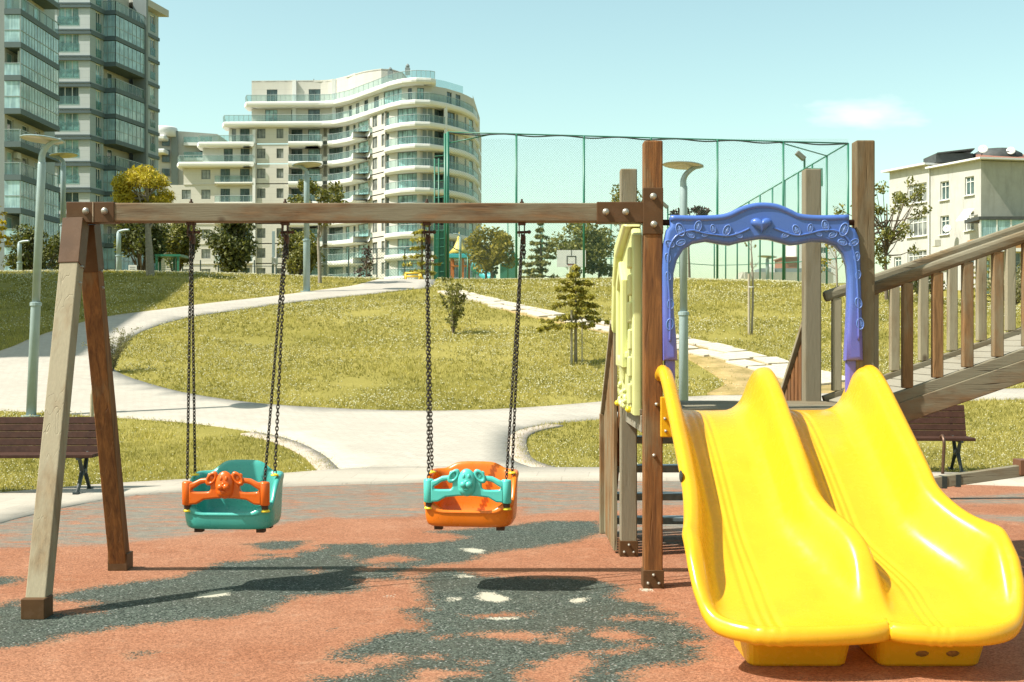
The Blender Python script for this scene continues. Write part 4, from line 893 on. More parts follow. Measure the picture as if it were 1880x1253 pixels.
# small fence behind the crest
PF = thing('park_fence', (-12, 72, 5), 'low dark wire fence along the crest in front of the cream apartment block', 'fence')
M_fence = plain('dark_green_fence_paint', (.035, .06, .05), .5)
for px in (570, 640, 692, 743, 790): x = (px-940)/F*72; MB().tube([(x, 72, zg(x, 72)-.2), (x, 72, P(px, 457, 72).z)], .04, 6).build('fence_post', M_fence, PF)
MB().tube([P(570, 457, 72), P(790, 457, 72)], .025, 6).build('fence_rail', M_fence, PF)
CTs = CT; CT = PF; o = mesh_panel(P(570, 500, 72).xy, P(790, 500, 72).xy, P(570, 457, 72).z, .16, .014); CT = CTs
GF = thing('garden_fence', (-26, 64, 5), 'low green wire fence between the bushes on the left crest', 'fence')
for k, px in enumerate(range(335, 570, 33)): x = (px-940)/F*66; MB().tube([(x, 66, zg(x, 66)-.2), (x, 66, P(px, 478 if k % 3 == 1 else 487, 66).z)], .035, 6).build('fence_post', M_fence, GF)
MB().tube([P(335, 489, 66), P(568, 489, 66)], .02, 6).build('fence_rail', M_fence, GF)
# green cage left, white sign, meter box, yellow barrier
cg = thing('green_cage', P(308, 505, 60)-Vector((0, 0, .4)), 'green steel cage of horizontal slats under the bushes', 'cage')
for px, yy in ((288, 59.3), (327, 59.3), (294, 60.6), (320, 60.6)): q = P(px, 470, yy); MB().bb((q.x-.05, yy-.05, zg(q.x, yy)), (q.x+.05, yy+.05, q.z)).build('post', M_green, cg)
MB().bb((P(284, 470, 59.2).x, 59.2, P(284, 470, 59.2).z-.03), (P(331, 468, 59.2).x, 60.7, P(284, 467, 59.2).z)).build('roof', M_green, cg)
sl_ = MB()
for k in range(8): z = P(300, 500-k*3.6, 59.4).z; sl_.bb((P(297, 0, 59.4).x, 59.4, z), (P(318, 0, 59.4).x, 59.45, z+.03))
sl_.build('slats', M_green, cg)
sg_ = thing('notice_sign', P(243, 508, 57), 'small white notice board on the crest left of the pine trunk', 'sign'); q0, q1 = P(236, 498, 57), P(251, 487, 57)
bd = MB().bb((q0.x, 56.98, q0.z), (q1.x, 57.02, q1.z)).build('board', M_board, sg_)
for dx in (.05, q1.x-q0.x-.05): MB().bb((q0.x+dx-.02, 57.02, zg(q0.x, 57)-.1), (q0.x+dx+.02, 57.05, q1.z-.02)).build('post', M_white, sg_)
MB().bb((q0.x+.06, 56.975, q0.z+.06), (q1.x-.06, 56.979, q0.z+.10)).add(*(lambda m_: (m_.v, m_.f))(MB().bb((q0.x+.06, 56.975, q0.z+.15), (q1.x-.06, 56.979, q0.z+.19)))).build('text_line', plain('grey_print', (.25, .25, .24), .7), bd)
mb_ = thing('meter_cabinet', P(504, 512, 62)-Vector((0, 0, .3)), 'white metal cabinet with a grey post on the crest left of the round bush', 'cabinet')
MB().bb(tuple(P(500, 487, 62))[:1]+(61.8, P(500, 487, 62).z), tuple(P(509, 0, 62))[:1]+(62.2, P(500, 473, 62).z)).build('box', M_white, mb_, bevel=.02)
for px in (502, 507): q = P(px, 487, 62); MB().bb((q.x-.03, 61.97, zg(q.x, 62)-.1), (q.x+.03, 62.03, q.z)).build('leg', M_lamp, mb_)
q = P(502, 425, 62.3); MB().bb((q.x-.06, 62.25, P(502, 475, 62.3).z), (q.x+.06, 62.37, q.z)).build('post', M_lamp, mb_)
yb_ = thing('yellow_barrier', P(760, 516, 58)-Vector((0, 0, .2)), 'yellow tubular barrier at the top of the path', 'barrier'); M_yel = plain('yellow_paint', (.62, .40, .03), .45)
for px in (745, 770): q = P(px, 503, 58); MB().tube([(q.x, 58, zg(q.x, 58)-.1), (q.x, 58, q.z)], .05, 8).build('post', M_yel, yb_, smooth=True)
for py in (502, 508): MB().tube([P(744, py, 58), P(771, py, 58)], .05, 8).build('rail', M_yel, yb_, smooth=True)
MB().tube([P(771, 503, 58), P(776, 513, 58)], .05, 8).build('brace', M_yel, yb_, smooth=True)
# ------------------------------------------------------------------ far playground
def onground(px, Y): x = (px-940)/F*Y; return Vector((x, Y, zg(x, Y)))
fp = thing('far_playhouse', onground(848, 112), 'distant play tower with a yellow pointed roof and turquoise fringe', 'play tower')
M_orp = plain('orange_paint', (.45, .14, .03), .5); M_tq = plain('turquoise_paint', (.04, .34, .36), .45); M_yr = plain('yellow_roof_plastic', (.6, .47, .10), .5)
for px in (829, 850, 832, 861): Yq = 111.4 if px in (829, 850) else 112.6; q = onground(px, Yq); MB().bb((q.x-.08, Yq-.08, q.z-.2), (q.x+.08, Yq+.08, P(px, 470, Yq).z)).build('post', M_orp, fp)
a_, b_ = P(824, 474, 111), P(863, 466, 111); MB().bb((a_.x, 111, a_.z), (b_.x, 113, b_.z)).build('fringe', M_tq, fp, bevel=.05)
c_ = P(843, 466, 112); MB().lathe([(1.0, 0), (.55, .45), (.30, .95), (.16, 1.3), (.2, 1.4), (.05, 1.6), (.02, 1.9)], c_, 16).build('roof', M_yr, fp, smooth=True)
q = P(845, 490, 112); MB().bb((P(828, 0, 112).x, 111.3, q.z), (P(862, 0, 112).x, 112.7, q.z+.1)).build('deck', M_orp, fp)
tube_ = thing('tube_slide', onground(882, 110), 'turquoise tube slide in the distant playground', 'slide')
MB().tube(spline([P(866, 488, 110), P(874, 490, 110), P(884, 500, 110), P(893, 508, 109.5), P(905, 512, 109)], 5), .42, 14).build('tube', M_tq, tube_, smooth=True)
q = onground(872, 110); MB().tube([q-Vector((0, 0, .3)), P(872, 491, 110)], .06, 8).build('support', M_green, tube_)
sp_l = lamp_px(845, 516, 432, 106, .6, -1, 'grey lamp post beside the distant play tower', simple=True)
# shed
sh = thing('green_shed', onground(933, 108), 'dark green gabled shed behind the court fence', 'shed'); M_shed = plain('dark_green_boards', (.03, .16, .10), .6); M_roofd = plain('dark_shed_roof', (.10, .085, .06), .8)
x0, x1 = P(918, 0, 108).x, P(949, 0, 108).x; zb = zg(x0, 108)-.5; ze = P(0, 485, 108).z; zr = P(0, 459, 108).z
wl_ = MB().bb((x0, 108, zb), (x1, 111, ze)); xm = P(943, 0, 108).x; wl_.add([(x0+.5, 108.05, ze), (x1+.2, 108.05, ze), (xm, 108.05, zr), (x0+.5, 110.9, ze), (x1+.2, 110.9, ze), (xm, 110.9, zr)], [(0, 1, 2), (5, 4, 3), (0, 2, 5, 3), (1, 4, 5, 2), (0, 3, 4, 1)]); wl_.build('wall', M_shed, sh)
MB().beam((x0-.5, 109.5, ze+.02), (xm, 109.5, zr+.1), 3.4, .12).build('roof', M_roofd, sh)
# ------------------------------------------------------------------ trees and bushes
def leafmat(name, dark, light, rough=.6, trans=.25):
    m, t, b = newmat(name); a = N(t, 'ShaderNodeAttribute'); a.attribute_name = 'rnd'
    c = mixc(t, a.outputs['Fac'], dark, light); L(t, c, b.inputs['Base Color']); b.inputs['Roughness'].default_value = rough; b.inputs['Specular IOR Level'].default_value = .3
    tr = N(t, 'ShaderNodeBsdfTranslucent'); L(t, mixc(t, 1., c, (1.2, 1.25, .5), 'MULTIPLY'), tr.inputs[0]); ms = N(t, 'ShaderNodeMixShader'); ms.inputs[0].default_value = trans
    L(t, b.outputs[0], ms.inputs[1]); L(t, tr.outputs[0], ms.inputs[2]); L(t, ms.outputs[0], t.nodes['Material Output'].inputs[0]); return m
ML_dark = leafmat('dark_leaves', (.042, .054, .017), (.18, .185, .055)); ML_mid = leafmat('mid_green_leaves', (.085, .092, .022), (.29, .27, .07)); ML_yel = leafmat('yellow_green_leaves', (.14, .12, .017), (.36, .29, .04))
ML_pale = leafmat('pale_olive_leaves', (.13, .13, .055), (.32, .29, .14)); ML_pine = leafmat('pine_needles', (.30, .235, .02), (.66, .53, .06)); ML_con = leafmat('conifer_needles', (.09, .095, .024), (.30, .27, .075)); ML_ced = leafmat('cedar_needles', (.19, .175, .028), (.48, .41, .08))
ML_red = leafmat('dark_red_leaves', (.035, .020, .018), (.10, .06, .05))
M_bark = plain('grey_brown_bark', (.13, .10, .07), .9, .25, 14, bmp=.5, bscale=40); M_barkp = plain('pale_bark', (.26, .225, .17), .9, .2, 14, bmp=.4, bscale=40); M_stake = plain('pale_stake_wood', (.36, .31, .22), .85, .15, 9)
def leaves(name, C, size, mat, parent, flat=0., narrow=.55):
    C = np.asarray(C); n = len(C)
    d = rng.normal(size=(n, 3)); d /= np.linalg.norm(d, axis=1)[:, None]; nn = rng.normal(size=(n, 3)); nn[:, 2] += flat*3; u_ = np.cross(d, nn); u_ /= np.linalg.norm(u_, axis=1)[:, None]+1e-9
    s = size*rng.uniform(.6, 1.3, n)[:, None]
    V = np.stack([C-d*s, C+u_*s*narrow, C+d*s, C-u_*s*narrow], 1).reshape(-1, 3); f = np.arange(4*n).reshape(n, 4)
    return npmesh(name, V, f, mat, parent, {'rnd': np.repeat(rng.random(n)**1.3, 4)}, smooth=False)
def clumps(cs, n, spread):
    cs = np.array([c[:3] for c in cs]); k = rng.integers(0, len(cs), n); r = rng.normal(size=(n, 3)); r /= np.linalg.norm(r, axis=1)[:, None]; r *= (rng.random(n)**.45)[:, None]
    return cs[k]+r*np.array(spread)[None, :]
def tree(name, base, h, cz, crown, n, leaf, mat, label, cat='tree', trunk_r=.08, nclump=16, csp=.3, bark=M_bark, stem=True, group=None, lean=(0, 0), shape='ell', narrow=.55, tidx=0):
    """crown = (rx, ry, rz) about base+(0,0,cz)"""
    b0 = Vector(base); T = thing(name, base, label, cat, group); c0 = b0+Vector((lean[0], lean[1], cz)); cs = []
    for i in range(nclump):
        while True:
            q = np.array([random.uniform(-1, 1) for _ in range(3)])
            l_ = np.linalg.norm(q)
            if l_ < 1 and (l_ > .45 or random.random() < .3): break
        if shape == 'vase': w_ = .35+.65*(q[2]*.5+.5); q[0] *= w_; q[1] *= w_
        if shape == 'cone': w_ = 1.05-.75*(q[2]*.5+.5); q[0] *= w_; q[1] *= w_
        cs.append(c0+Vector((q[0]*crown[0], q[1]*crown[1], q[2]*crown[2])))
    m_ = MB(); top = c0+Vector((0, 0, crown[2]*.35)); mid_ = b0.lerp(c0, .55)+Vector((random.uniform(-.04, .04)*h, 0, 0))
    if stem: m_.tube(spline([b0-Vector((0, 0, .3)), b0.lerp(mid_, .5), mid_, c0, top], 3), [trunk_r*(1.15-.9*i/12) for i in range(13)], 7)
    for q in cs:
        st_ = (b0.lerp(c0, random.uniform(.55, 1.0)) if stem else b0+Vector((random.uniform(-.1, .1), random.uniform(-.1, .1), 0)))
        m_.tube(spline([st_, st_.lerp(q, .5)+Vector((0, 0, -.06*crown[2] if stem else .05)), q], 2), [trunk_r*.42, trunk_r*.36, trunk_r*.28, trunk_r*.2, trunk_r*.1], 5, False)
    m_.build('trunk' if stem else 'branches', bark, T, smooth=True)
    sp_ = [max(.06, c*csp*1.25) for c in crown]
    leaves('crown', clumps(cs, n, sp_), leaf, mat, T, narrow=narrow); return T
def conifer(name, base, h, r, n, mat, label, z0=.15, droop=.1, cat='tree', leaf=.12, trunk_r=.07, bark=M_bark, lay=9, irregular=.2, group=None, toppow=.85, azi=7):
    b0 = Vector(base); T = thing(name, base, label, cat, group); m_ = MB(); m_.tube([b0-Vector((0, 0, .3)), b0+Vector((0, 0, h*.5)), b0+Vector((0, 0, h))], [trunk_r, trunk_r*.65, trunk_r*.15], 7); cs = []
    for k in range(lay):
        t_ = k/(lay-1); z = h*(z0+(1-z0)*t_*.97); rr = r*(1-t_)**toppow+.05*r
        for j in range(azi):
            a = random.random()*6.28; l_ = rr*random.uniform(1-irregular*2, 1+irregular*.6)
            if l_ <= .04*r: continue
            e = b0+Vector((math.cos(a)*l_, math.sin(a)*l_, z-droop*l_*random.uniform(.2, 1.4))); s_ = b0+Vector((0, 0, z)); m_.tube([s_, s_.lerp(e, .5)+Vector((0, 0, .04*l_)), e], [trunk_r*.3, trunk_r*.2, trunk_r*.06], 4, False)
            for q in range(max(3, int(9*l_/r))):
                f_ = random.uniform(.2, 1.0); w_ = .20*l_*(1.15-f_); cs.append(s_.lerp(e, f_)+Vector((random.uniform(-1, 1)*w_-math.sin(a)*0, random.uniform(-1, 1)*w_, random.uniform(-.02, .05)*r)))
    m_.build('trunk', bark, T, smooth=True)
    leaves('crown', clumps(cs, n, (r*.10, r*.10, h*.012+r*.025)), leaf, mat, T, flat=.6, narrow=.35); return T
def og(px, Y, dz=0): v_ = onground(px, Y); v_.z += dz; return v_
def hpx(px0, py_top, base): return P(px0, py_top, base.y).z-base.z
b0 = G(277, 507); b0 = Vector((b0.x, b0.y, tz(b0.x, b0.y))); hh = hpx(275, 330, b0)
tree('pine_tree', b0, hh, hh*.86, (1.02, 1.0, .80), 9000, .10, ML_pine, 'bright yellow-green umbrella pine with a bare leaning trunk', trunk_r=.15, nclump=30, csp=.30, lean=(-.15, 0), narrow=.25, bark=M_barkp)
TR = 'bushes and trees along the left crest'
b0 = og(258, 60); tree('dark_tree', b0, 3, 1.75, (1.15, 1, 1.25), 3600, .10, ML_dark, 'very dark leafy bush left of the pine trunk', 'bush', .1, 18, .36, stem=False, group=TR)
b0 = og(322, 63); tree('leafy_tree', b0, 3, 1.9, (1.15, 1, 1.25), 3000, .10, ML_mid, 'loose olive-leaved bush above the green cage', 'bush', .1, 18, .32, stem=False, group=TR)
b0 = og(428, 61); tree('dark_tree', b0, 3, 1.5, (1.5, 1.2, 1.4), 4600, .10, ML_dark, 'dark vase-shaped bush in front of the cream apartment block', 'bush', .1, 22, .30, stem=False, group=TR, shape='vase')
b0 = og(545, 61); tree('round_bush', b0, 2, 1.0, (.95, .9, .95), 3000, .09, ML_mid, 'round yellow-green bush beside the white cabinet', 'bush', .08, 18, .4, stem=False, group=TR)
b0 = og(75, 64); tree('dark_tree', b0, 2, 1.3, (1.5, 1, 1.1), 3000, .10, ML_dark, 'low dark bush at the foot of the glazed tower', 'bush', .08, 14, .36, stem=False, group=TR)
b0 = og(118, 66); tree('dark_tree', b0, 2, 1.2, (.9, 1, 1.3), 2200, .10, ML_dark, 'low dark bush behind the swing frame leg', 'bush', .08, 12, .36, stem=False, group=TR)
b0 = og(-14, 58); conifer('conifer', b0, 3.9, 1.0, 1800, ML_pine, 'yellow-tipped conifer cut by the left edge', z0=.3, droop=.15)
b0 = G(588, 520); b0 = Vector((b0.x, b0.y, tz(b0.x, b0.y))); hh = hpx(595, 330, b0); tree('slender_tree', b0, hh, hh*.78, (.95, .9, .85), 1500, .085, ML_mid, 'slender young tree rising behind the swing beam with a thin bare trunk', trunk_r=.07, nclump=18, csp=.24, bark=M_barkp)
b0 = og(672, 66); tree('small_tree', b0, 2, 1.0, (.7, .6, .7), 380, .07, ML_red, 'small sparse bare-looking shrub by the low wire fence', 'shrub', .05, 12, .3, stem=True)
b0 = og(775, 60); conifer('conifer', b0, 3.6, .95, 1300, ML_ced, 'thin yellow-green conifer behind the right swing chain', z0=.15, droop=.1, irregular=.35)
b0 = og(905, 90); tree('broad_tree', b0, 4, 2.2, (1.6, 1.5, 1.5), 3400, .13, ML_yel, 'yellow-green leafy tree behind the court fence', trunk_r=.12, nclump=20, csp=.34)
b0 = og(893, 92); tree('broad_tree', b0, 4, 1.7, (.9, .9, 1.2), 1600, .12, ML_dark, 'dark grey-green tree in front of the yellow-green tree', trunk_r=.1, nclump=14, csp=.34)
b0 = og(993, 76); conifer('conifer', b0, hpx(993, 408, b0), 1.45, 4200, ML_con, 'tall dark conifer behind the middle of the court fence', z0=.12, droop=.15, leaf=.13, trunk_r=.12)
b0 = og(1062, 94); tree('broad_tree', b0, 5, 2.6, (2.3, 1.8, 2.0), 5200, .14, ML_mid, 'large olive-green tree behind the white backboard', trunk_r=.15, nclump=26, csp=.32)
b0 = og(1100, 96); tree('broad_tree', b0, 3, 1.5, (1.0, 1.0, 1.2), 1500, .13, ML_mid, 'lower olive-green tree at the right end of the far tree line', trunk_r=.1, nclump=12, csp=.34)
b0 = og(1150, 58); tree('slender_tree', b0, 4.6, 2.9, (.75, .7, 1.7), 1100, .085, ML_mid, 'thin leafy tree hidden behind the grey rear post', trunk_r=.06, nclump=18, csp=.25)
b0 = og(1266, 66); tree('red_tree', b0, 4.4, 3.5, (.95, .9, .55), 900, .10, ML_red, 'small dark red-leaved tree behind the lamp pole', trunk_r=.07, nclump=14, csp=.28)
b0 = G(1057, 668); b0 = Vector((b0.x, b0.y, tz(b0.x, b0.y))); hh = hpx(1057, 490, b0)
CEDb = b0; conifer('young_cedar', b0, hh, .74, 9500, ML_ced, 'young cedar with flat yellow-green tiers on the grass by two stakes', z0=.40, droop=.10, leaf=.045, trunk_r=.042, bark=M_barkp, lay=9, irregular=.40, toppow=.55, azi=7)
sk = thing('tree_stake', (b0.x-.09, b0.y-.05, b0.z), 'pair of pale wooden stakes beside the young cedar', 'stake')
for dx, zt, r_ in ((-.09, hh*.55, .025), (.13, hh*.45, .012)): MB().tube([(b0.x+dx, b0.y-.05, b0.z-.1), (b0.x+dx, b0.y-.05, b0.z+zt)], r_, 8).build('stake', M_stake, sk)
MB().ring((b0.x-.045, b0.y-.03, b0.z+hh*.42), .07, .012, 12, 5).build('tie', M_iron, sk)
def leafy_stems(name, base, h, r, n, leaf, mat, label, ns=9, cat='shrub', up=1.0, bark=M_bark):
    b0 = Vector(base); T = thing(name, base, label, cat); m_ = MB(); cs = []
    for k in range(ns):
        a = random.random()*6.28; l_ = random.uniform(.3, 1)*r; e = b0+Vector((math.cos(a)*l_, math.sin(a)*l_, h*random.uniform(.55, 1.0))); c_ = b0.lerp(e, .5)+Vector((math.cos(a)*l_*-.15, 0, .0)); sp_ = spline([b0-Vector((0, 0, .05)), c_, e], 6)
        m_.tube(sp_, [.012*h/1.2*(1-.8*i/(len(sp_)-1)) for i in range(len(sp_))], 5)
        for q in sp_[3:]: cs.append(q)
        for j in range(4):
            q0 = random.choice(sp_[4:]); d = Vector((random.uniform(-1, 1), random.uniform(-1, 1), random.uniform(0, 1.2))).normalized()*r*.35; m_.tube([q0, q0+d], [.005*h, .002*h], 4, False); cs += [q0+d, q0+d*.6]
    m_.build('branches', bark, T, smooth=True); leaves('foliage', clumps(cs, n, (r*.13, r*.13, h*.05)), leaf, mat, T, narrow=.5); return T
b0 = G(832, 614); b0 = Vector((b0.x, b0.y, tz(b0.x, b0.y))); leafy_stems('leafy_shrub', b0, hpx(830, 512, b0), .46, 1500, .038, ML_mid, 'upright leafy shrub beside the right swing chains on the grass')
b0 = G(195, 683); b0 = Vector((b0.x, b0.y, tz(b0.x, b0.y))); leafy_stems('grey_shrub', b0+Vector((.12, 0, 0)), hpx(208, 603, b0), .50, 3600, .017, ML_pale, 'wispy grey-green shrub behind the swing frame leg', ns=14)
def sapling(px, py, top, label, stake_h, n=160, lean=0, mat=ML_yel, r=.5, px_top=None):
    g = G(px, py); b0 = Vector((g.x, g.y, tz(g.x, g.y))); hh = hpx(px, top, b0); T = thing('sapling', b0, label, 'sapling', 'staked saplings on the grass'); m_ = MB(); e = b0+Vector((lean, 0, hh)); m_.tube(spline([b0-Vector((0, 0, .1)), b0.lerp(e, .5)+Vector((.04, 0, 0)), e], 4), [.028]*6+[.022, .014, .007], 6); cs = []
    for k in range(9):
        s_ = b0.lerp(e, random.uniform(.6, .98)); a = random.random()*6.28; q = s_+Vector((math.cos(a)*r*random.uniform(.4, 1), math.sin(a)*r*.7, r*random.uniform(.3, 1))); m_.tube([s_, q], [.010, .004], 4, False); cs += [q, s_.lerp(q, .6)]
    m_.build('trunk', M_barkp, T, smooth=True)
    if n: leaves('crown', clumps(cs, n, (r*.22, r*.22, r*.18)), .04, mat, T)
    MB().tube([b0+Vector((-.07, -.03, -.1)), b0+Vector((-.07, -.03, stake_h))], .033, 8).build('stake', M_stake, T)
    MB().ring(b0+Vector((-.03, -.02, stake_h*.78)), .06, .012, 12, 5).build('tie', M_board, T); return T
sapling(1380, 615, 440, 'bare sapling tied to a pale stake, framed by the blue arch', hpx(1380, 503, Vector((*G(1380, 615), tz(*G(1380, 615))))), 10, -.02, ML_mid, .3)
sapling(1534, 594, 450, 'leafy sapling on a pale trunk between the arch and the right post', .9, 420, 0, ML_yel, .75)
b0 = og(1628, 40); tree('leafy_tree', b0, 4.2, 2.5, (1.55, 1.2, 1.45), 2300, .060, ML_mid, 'airy small-leaved tree right of the tall right post', trunk_r=.06, nclump=46, csp=.115)
b0 = og(1806, 52); conifer('young_conifer', b0, 2.2, .95, 1500, ML_ced, 'young conifer seen between the ramp balusters', z0=.1, droop=.1, irregular=.3, leaf=.07)
b0 = og(1862, 50); tree('grey_bush', b0, 1.6, .85, (.85, .7, .75), 2200, .06, ML_pale, 'rounded grey-green bush at the right edge behind the ramp', 'bush', .05, 14, .4, stem=False)
b0 = og(1697, 60); tree('dark_tree', b0, 1.6, .8, (1.0, .7, .8), 1500, .07, ML_dark, 'small dark shrub at the foot of the pale house', 'shrub', .05, 12, .4, stem=False)
# stump-like stake behind the swing leg
g = G(168, 792); z_ = tz(g.x, g.y); MBs = thing('wooden_stake', (g.x, g.y, z_), 'short grey stake in the grass beside the dark swing frame leg', 'stake'); MB().tube([(g.x, g.y, z_-.1), (g.x+.01, g.y, z_+.55)], .03, 8).build('stake', M_stake, MBs)
MB().tube([(g.x, g.y, z_+.5), (g.x+.02, g.y, z_+.62)], .022, 8).build('stake_tip', M_stake, MBs)
# ------------------------------------------------------------------ grass
polys = [[tuple(p)[:2] for p in q] for q in (main, strip)]; soil_ = [tuple(p)[:2] for p in stepp]
def scatter(y0, y1, dens):
    n = int((y1-y0)*(2*(.41*y1+2.2))*dens); X = rng.uniform(-(.41*y1+2.2), .41*y1+2.2, n); Y = rng.uniform(y0, y1, n); k = np.abs(X) < .41*Y+2.2; X, Y = X[k], Y[k]
    ok = np.ones(len(X), bool)
    for p in polys: ok &= ~inside(p, X, Y)
    s_ = inside(soil_, X, Y); ok &= ~(s_ & (rng.random(len(X)) > .10)); ok &= Y > np.interp(X, RX, RY)+.3
    bare = np.sin(X*.83+Y*.31)*np.sin(X*.29-Y*.77+2.)+np.sin(X*2.3+Y*1.1)*np.sin(Y*1.9-X*.7)*.6+rng.normal(0, .28, len(X)); ok &= bare > -.78
    return X[ok], Y[ok]
M_blade = leafmat('grass_blades', (.17, .16, .03), (.54, .45, .14), .7, .3); M_clover = leafmat('clover_heads', (.46, .43, .24), (.74, .70, .50), .8, .2)
GV, GR = [], []
for y0, y1, dens, h_, w_, kb in ((12.5, 18, 420, .055, .010, 4), (18, 24, 230, .065, .014, 4), (24, 32, 130, .075, .020, 3), (32, 42, 85, .08, .023, 3), (42, 57, 48, .09, .030, 3)):
    X, Y = scatter(y0, y1, dens); pat = (np.sin(X*1.7+Y*.9)+np.sin(X*.6-Y*1.9+2)+np.sin(X*3.1+1)*np.sin(Y*2.3))*.16+.5
    for k in range(kb):
        n = len(X); a = rng.uniform(0, 6.28, n); x = X+rng.normal(0, .03, n); y = Y+rng.normal(0, .03, n); z = TZ(x, y)-.01; hh = h_*rng.uniform(.45, 1.25, n)*(.75+.5*pat); dx, dy = np.cos(a)*w_/2, np.sin(a)*w_/2; lx, ly = rng.normal(0, .5, n)*hh, rng.normal(0, .5, n)*hh
        GV.append(np.stack([np.stack([x-dx, y-dy, z], -1), np.stack([x+dx, y+dy, z], -1), np.stack([x+lx, y+ly, z+hh], -1)], 1).reshape(-1, 3)); GR.append(np.repeat(np.clip(rng.random(n)*.75+(pat-.5)*.9, 0, 1), 3))
GV = np.concatenate(GV); GR = np.concatenate(GR); tag(npmesh('grass', GV, np.arange(len(GV)).reshape(-1, 3), M_blade, attrs={'rnd': GR}, smooth=False), kind='stuff')
CV = []
for y0, y1, dens, s_ in ((12.5, 20, 130, .010), (20, 30, 90, .0145), (30, 42, 46, .020), (42, 57, 22, .028)):
    X, Y = scatter(y0, y1, dens); pat = np.sin(X*.9+Y*.5)+np.sin(X*.35-Y*.8+1)+rng.normal(0, .9, len(X)); k = pat > -.2; X, Y = X[k], Y[k]; n = len(X); Z = TZ(X, Y)+s_*2.2+rng.uniform(0, .035, n); s = s_*rng.uniform(.6, 1.2, n)
    o_ = np.array([(-1, 0, 0), (0, -1, 0), (1, 0, 0), (0, 1, 0), (0, 0, .9), (0, 0, -.5)]); V_ = np.stack([X, Y, Z], -1)[:, None, :]+o_[None]*s[:, None, None]; CV.append(V_.reshape(-1, 3))
CV = np.concatenate(CV); nb_ = len(CV)//6; ft = np.array([(0, 1, 4), (1, 2, 4), (2, 3, 4), (3, 0, 4), (1, 0, 5), (2, 1, 5), (3, 2, 5), (0, 3, 5)]); f_ = (np.arange(nb_)[:, None, None]*6+ft[None]).reshape(-1, 3)
tag(npmesh('clover_flowers', CV, f_, M_clover, attrs={'rnd': np.repeat(rng.random(nb_), 6)}), kind='stuff')
# ------------------------------------------------------------------ buildings
def glassmat(name, col, rough=.06, trans=.0, var=.5, spec=.6):
    m, t, b = newmat(name); v = coords(t); n = noise(t, v, .9, 3); n2 = noise(t, coords(t, (6, 6, .3)), 1.2, 2)
    c = mixc(t, ramp(t, n, [(.35, 0), (.65, 1)]), tuple(x*(1-var) for x in col), tuple(min(1, x*(1+var)) for x in col)); c = mixc(t, mathn(t, 'MULTIPLY', ramp(t, n2, [(.5, 0), (.6, 1)]), .35), c, tuple(min(1, x*1.8+.08) for x in col))
    L(t, c, b.inputs['Base Color']); b.inputs['Roughness'].default_value = rough; b.inputs['Specular IOR Level'].default_value = spec
    if trans:
        tr = N(t, 'ShaderNodeBsdfTransparent'); tr.inputs[0].default_value = (.80, .95, .92, 1); ms = N(t, 'ShaderNodeMixShader'); ms.inputs[0].default_value = trans
        L(t, b.outputs[0], ms.inputs[1]); L(t, tr.outputs[0], ms.inputs[2]); L(t, ms.outputs[0], t.nodes['Material Output'].inputs[0])
    return m
MG_dark = glassmat('dark_window_glass', (.055, .085, .082)); MG_teal = glassmat('curtained_window_glass', (.26, .40, .39), .1); MG_grey = glassmat('grey_curtain_glass', (.17, .18, .165), .15)
MG_rail = glassmat('balcony_glass', (.17, .26, .26), .08, .66, .2); MG_screen = glassmat('glazed_balcony_glass', (.36, .55, .59), .10, .28, .25)
def render_wall(name, col, var=.06, lines=None, stain=.25, sc_=.5):
    m, t, b = newmat(name); v = coords(t); n = noise(t, v, sc_, 5, .6); n2 = noise(t, coords(t, (1, 1, .18)), 2.2, 6, .65)
    c = mixc(t, n, tuple(x*(1-var) for x in col), tuple(x*(1+var) for x in col)); c = mixc(t, mathn(t, 'MULTIPLY', ramp(t, n2, [(.5, 0), (.75, 1)]), stain), c, tuple(x*.6 for x in col))
    if lines:
        sp_ = N(t, 'ShaderNodeSeparateXYZ'); L(t, v, sp_.inputs[0]); fr = mathn(t, 'FRACT', mathn(t, 'MULTIPLY', sp_.outputs[2], 1/lines)); c = mixc(t, mathn(t, 'MULTIPLY', mathn(t, 'LESS_THAN', fr, .05/lines), .3), c, tuple(x*.6 for x in col))
    L(t, c, b.inputs['Base Color']); b.inputs['Roughness'].default_value = .85; b.inputs['Specular IOR Level'].default_value = .25; bump(t, b, noise(t, v, 4, 5), .15, .02); return m
MW_cream = render_wall('cream_render', (.53, .505, .445), .05, 1.03, .15); MW_white = render_wall('white_band_render', (.68, .675, .65), .03, None, .08); MW_greyp = render_wall('grey_panel', (.20, .23, .225), .06, None, .1)
MW_lgrey = render_wall('light_grey_render', (.49, .525, .515), .06, .75, .12); MW_dgrey = render_wall('dark_grey_band', (.105, .14, .145), .08, None, .15); MW_mgrey = render_wall('mid_grey_render', (.32, .375, .375), .06, .75, .15); MW_soffit = render_wall('beige_soffit', (.41, .40, .345), .05)
MW_house = render_wall('pale_house_render', (.44, .43, .395), .16, None, .55, .8); MW_stucco = render_wall('grey_weathered_stucco', (.37, .355, .29), .25, None, .5, .9); MW_orange = render_wall('orange_wall', (.46, .24, .09), .08); MW_cream2 = render_wall('yellowish_wall', (.52, .45, .28), .1, .3, .3)
M_frame = plain('white_window_frame', (.66, .66, .62), .45, .05, 3); M_dframe = plain('dark_window_frame', (.10, .12, .115), .45, .08, 3); M_mframe = plain('grey_rail', (.24, .29, .28), .45, .08, 3)
M_roof = plain('red_brown_roof_tiles', (.26, .11, .07), .8, .25, 3); M_tar = plain('dark_roof_sheet', (.045, .05, .048), .7, .3, 2); M_dish = plain('satellite_dish_grey', (.58, .57, .52), .5, .06, 2); M_greyp2 = plain('grey_bracket', (.3, .3, .28), .5)
M_ac = plain('air_conditioner_white', (.52, .50, .44), .5, .08, 2)
V2 = lambda p: Vector((p[0], p[1]))
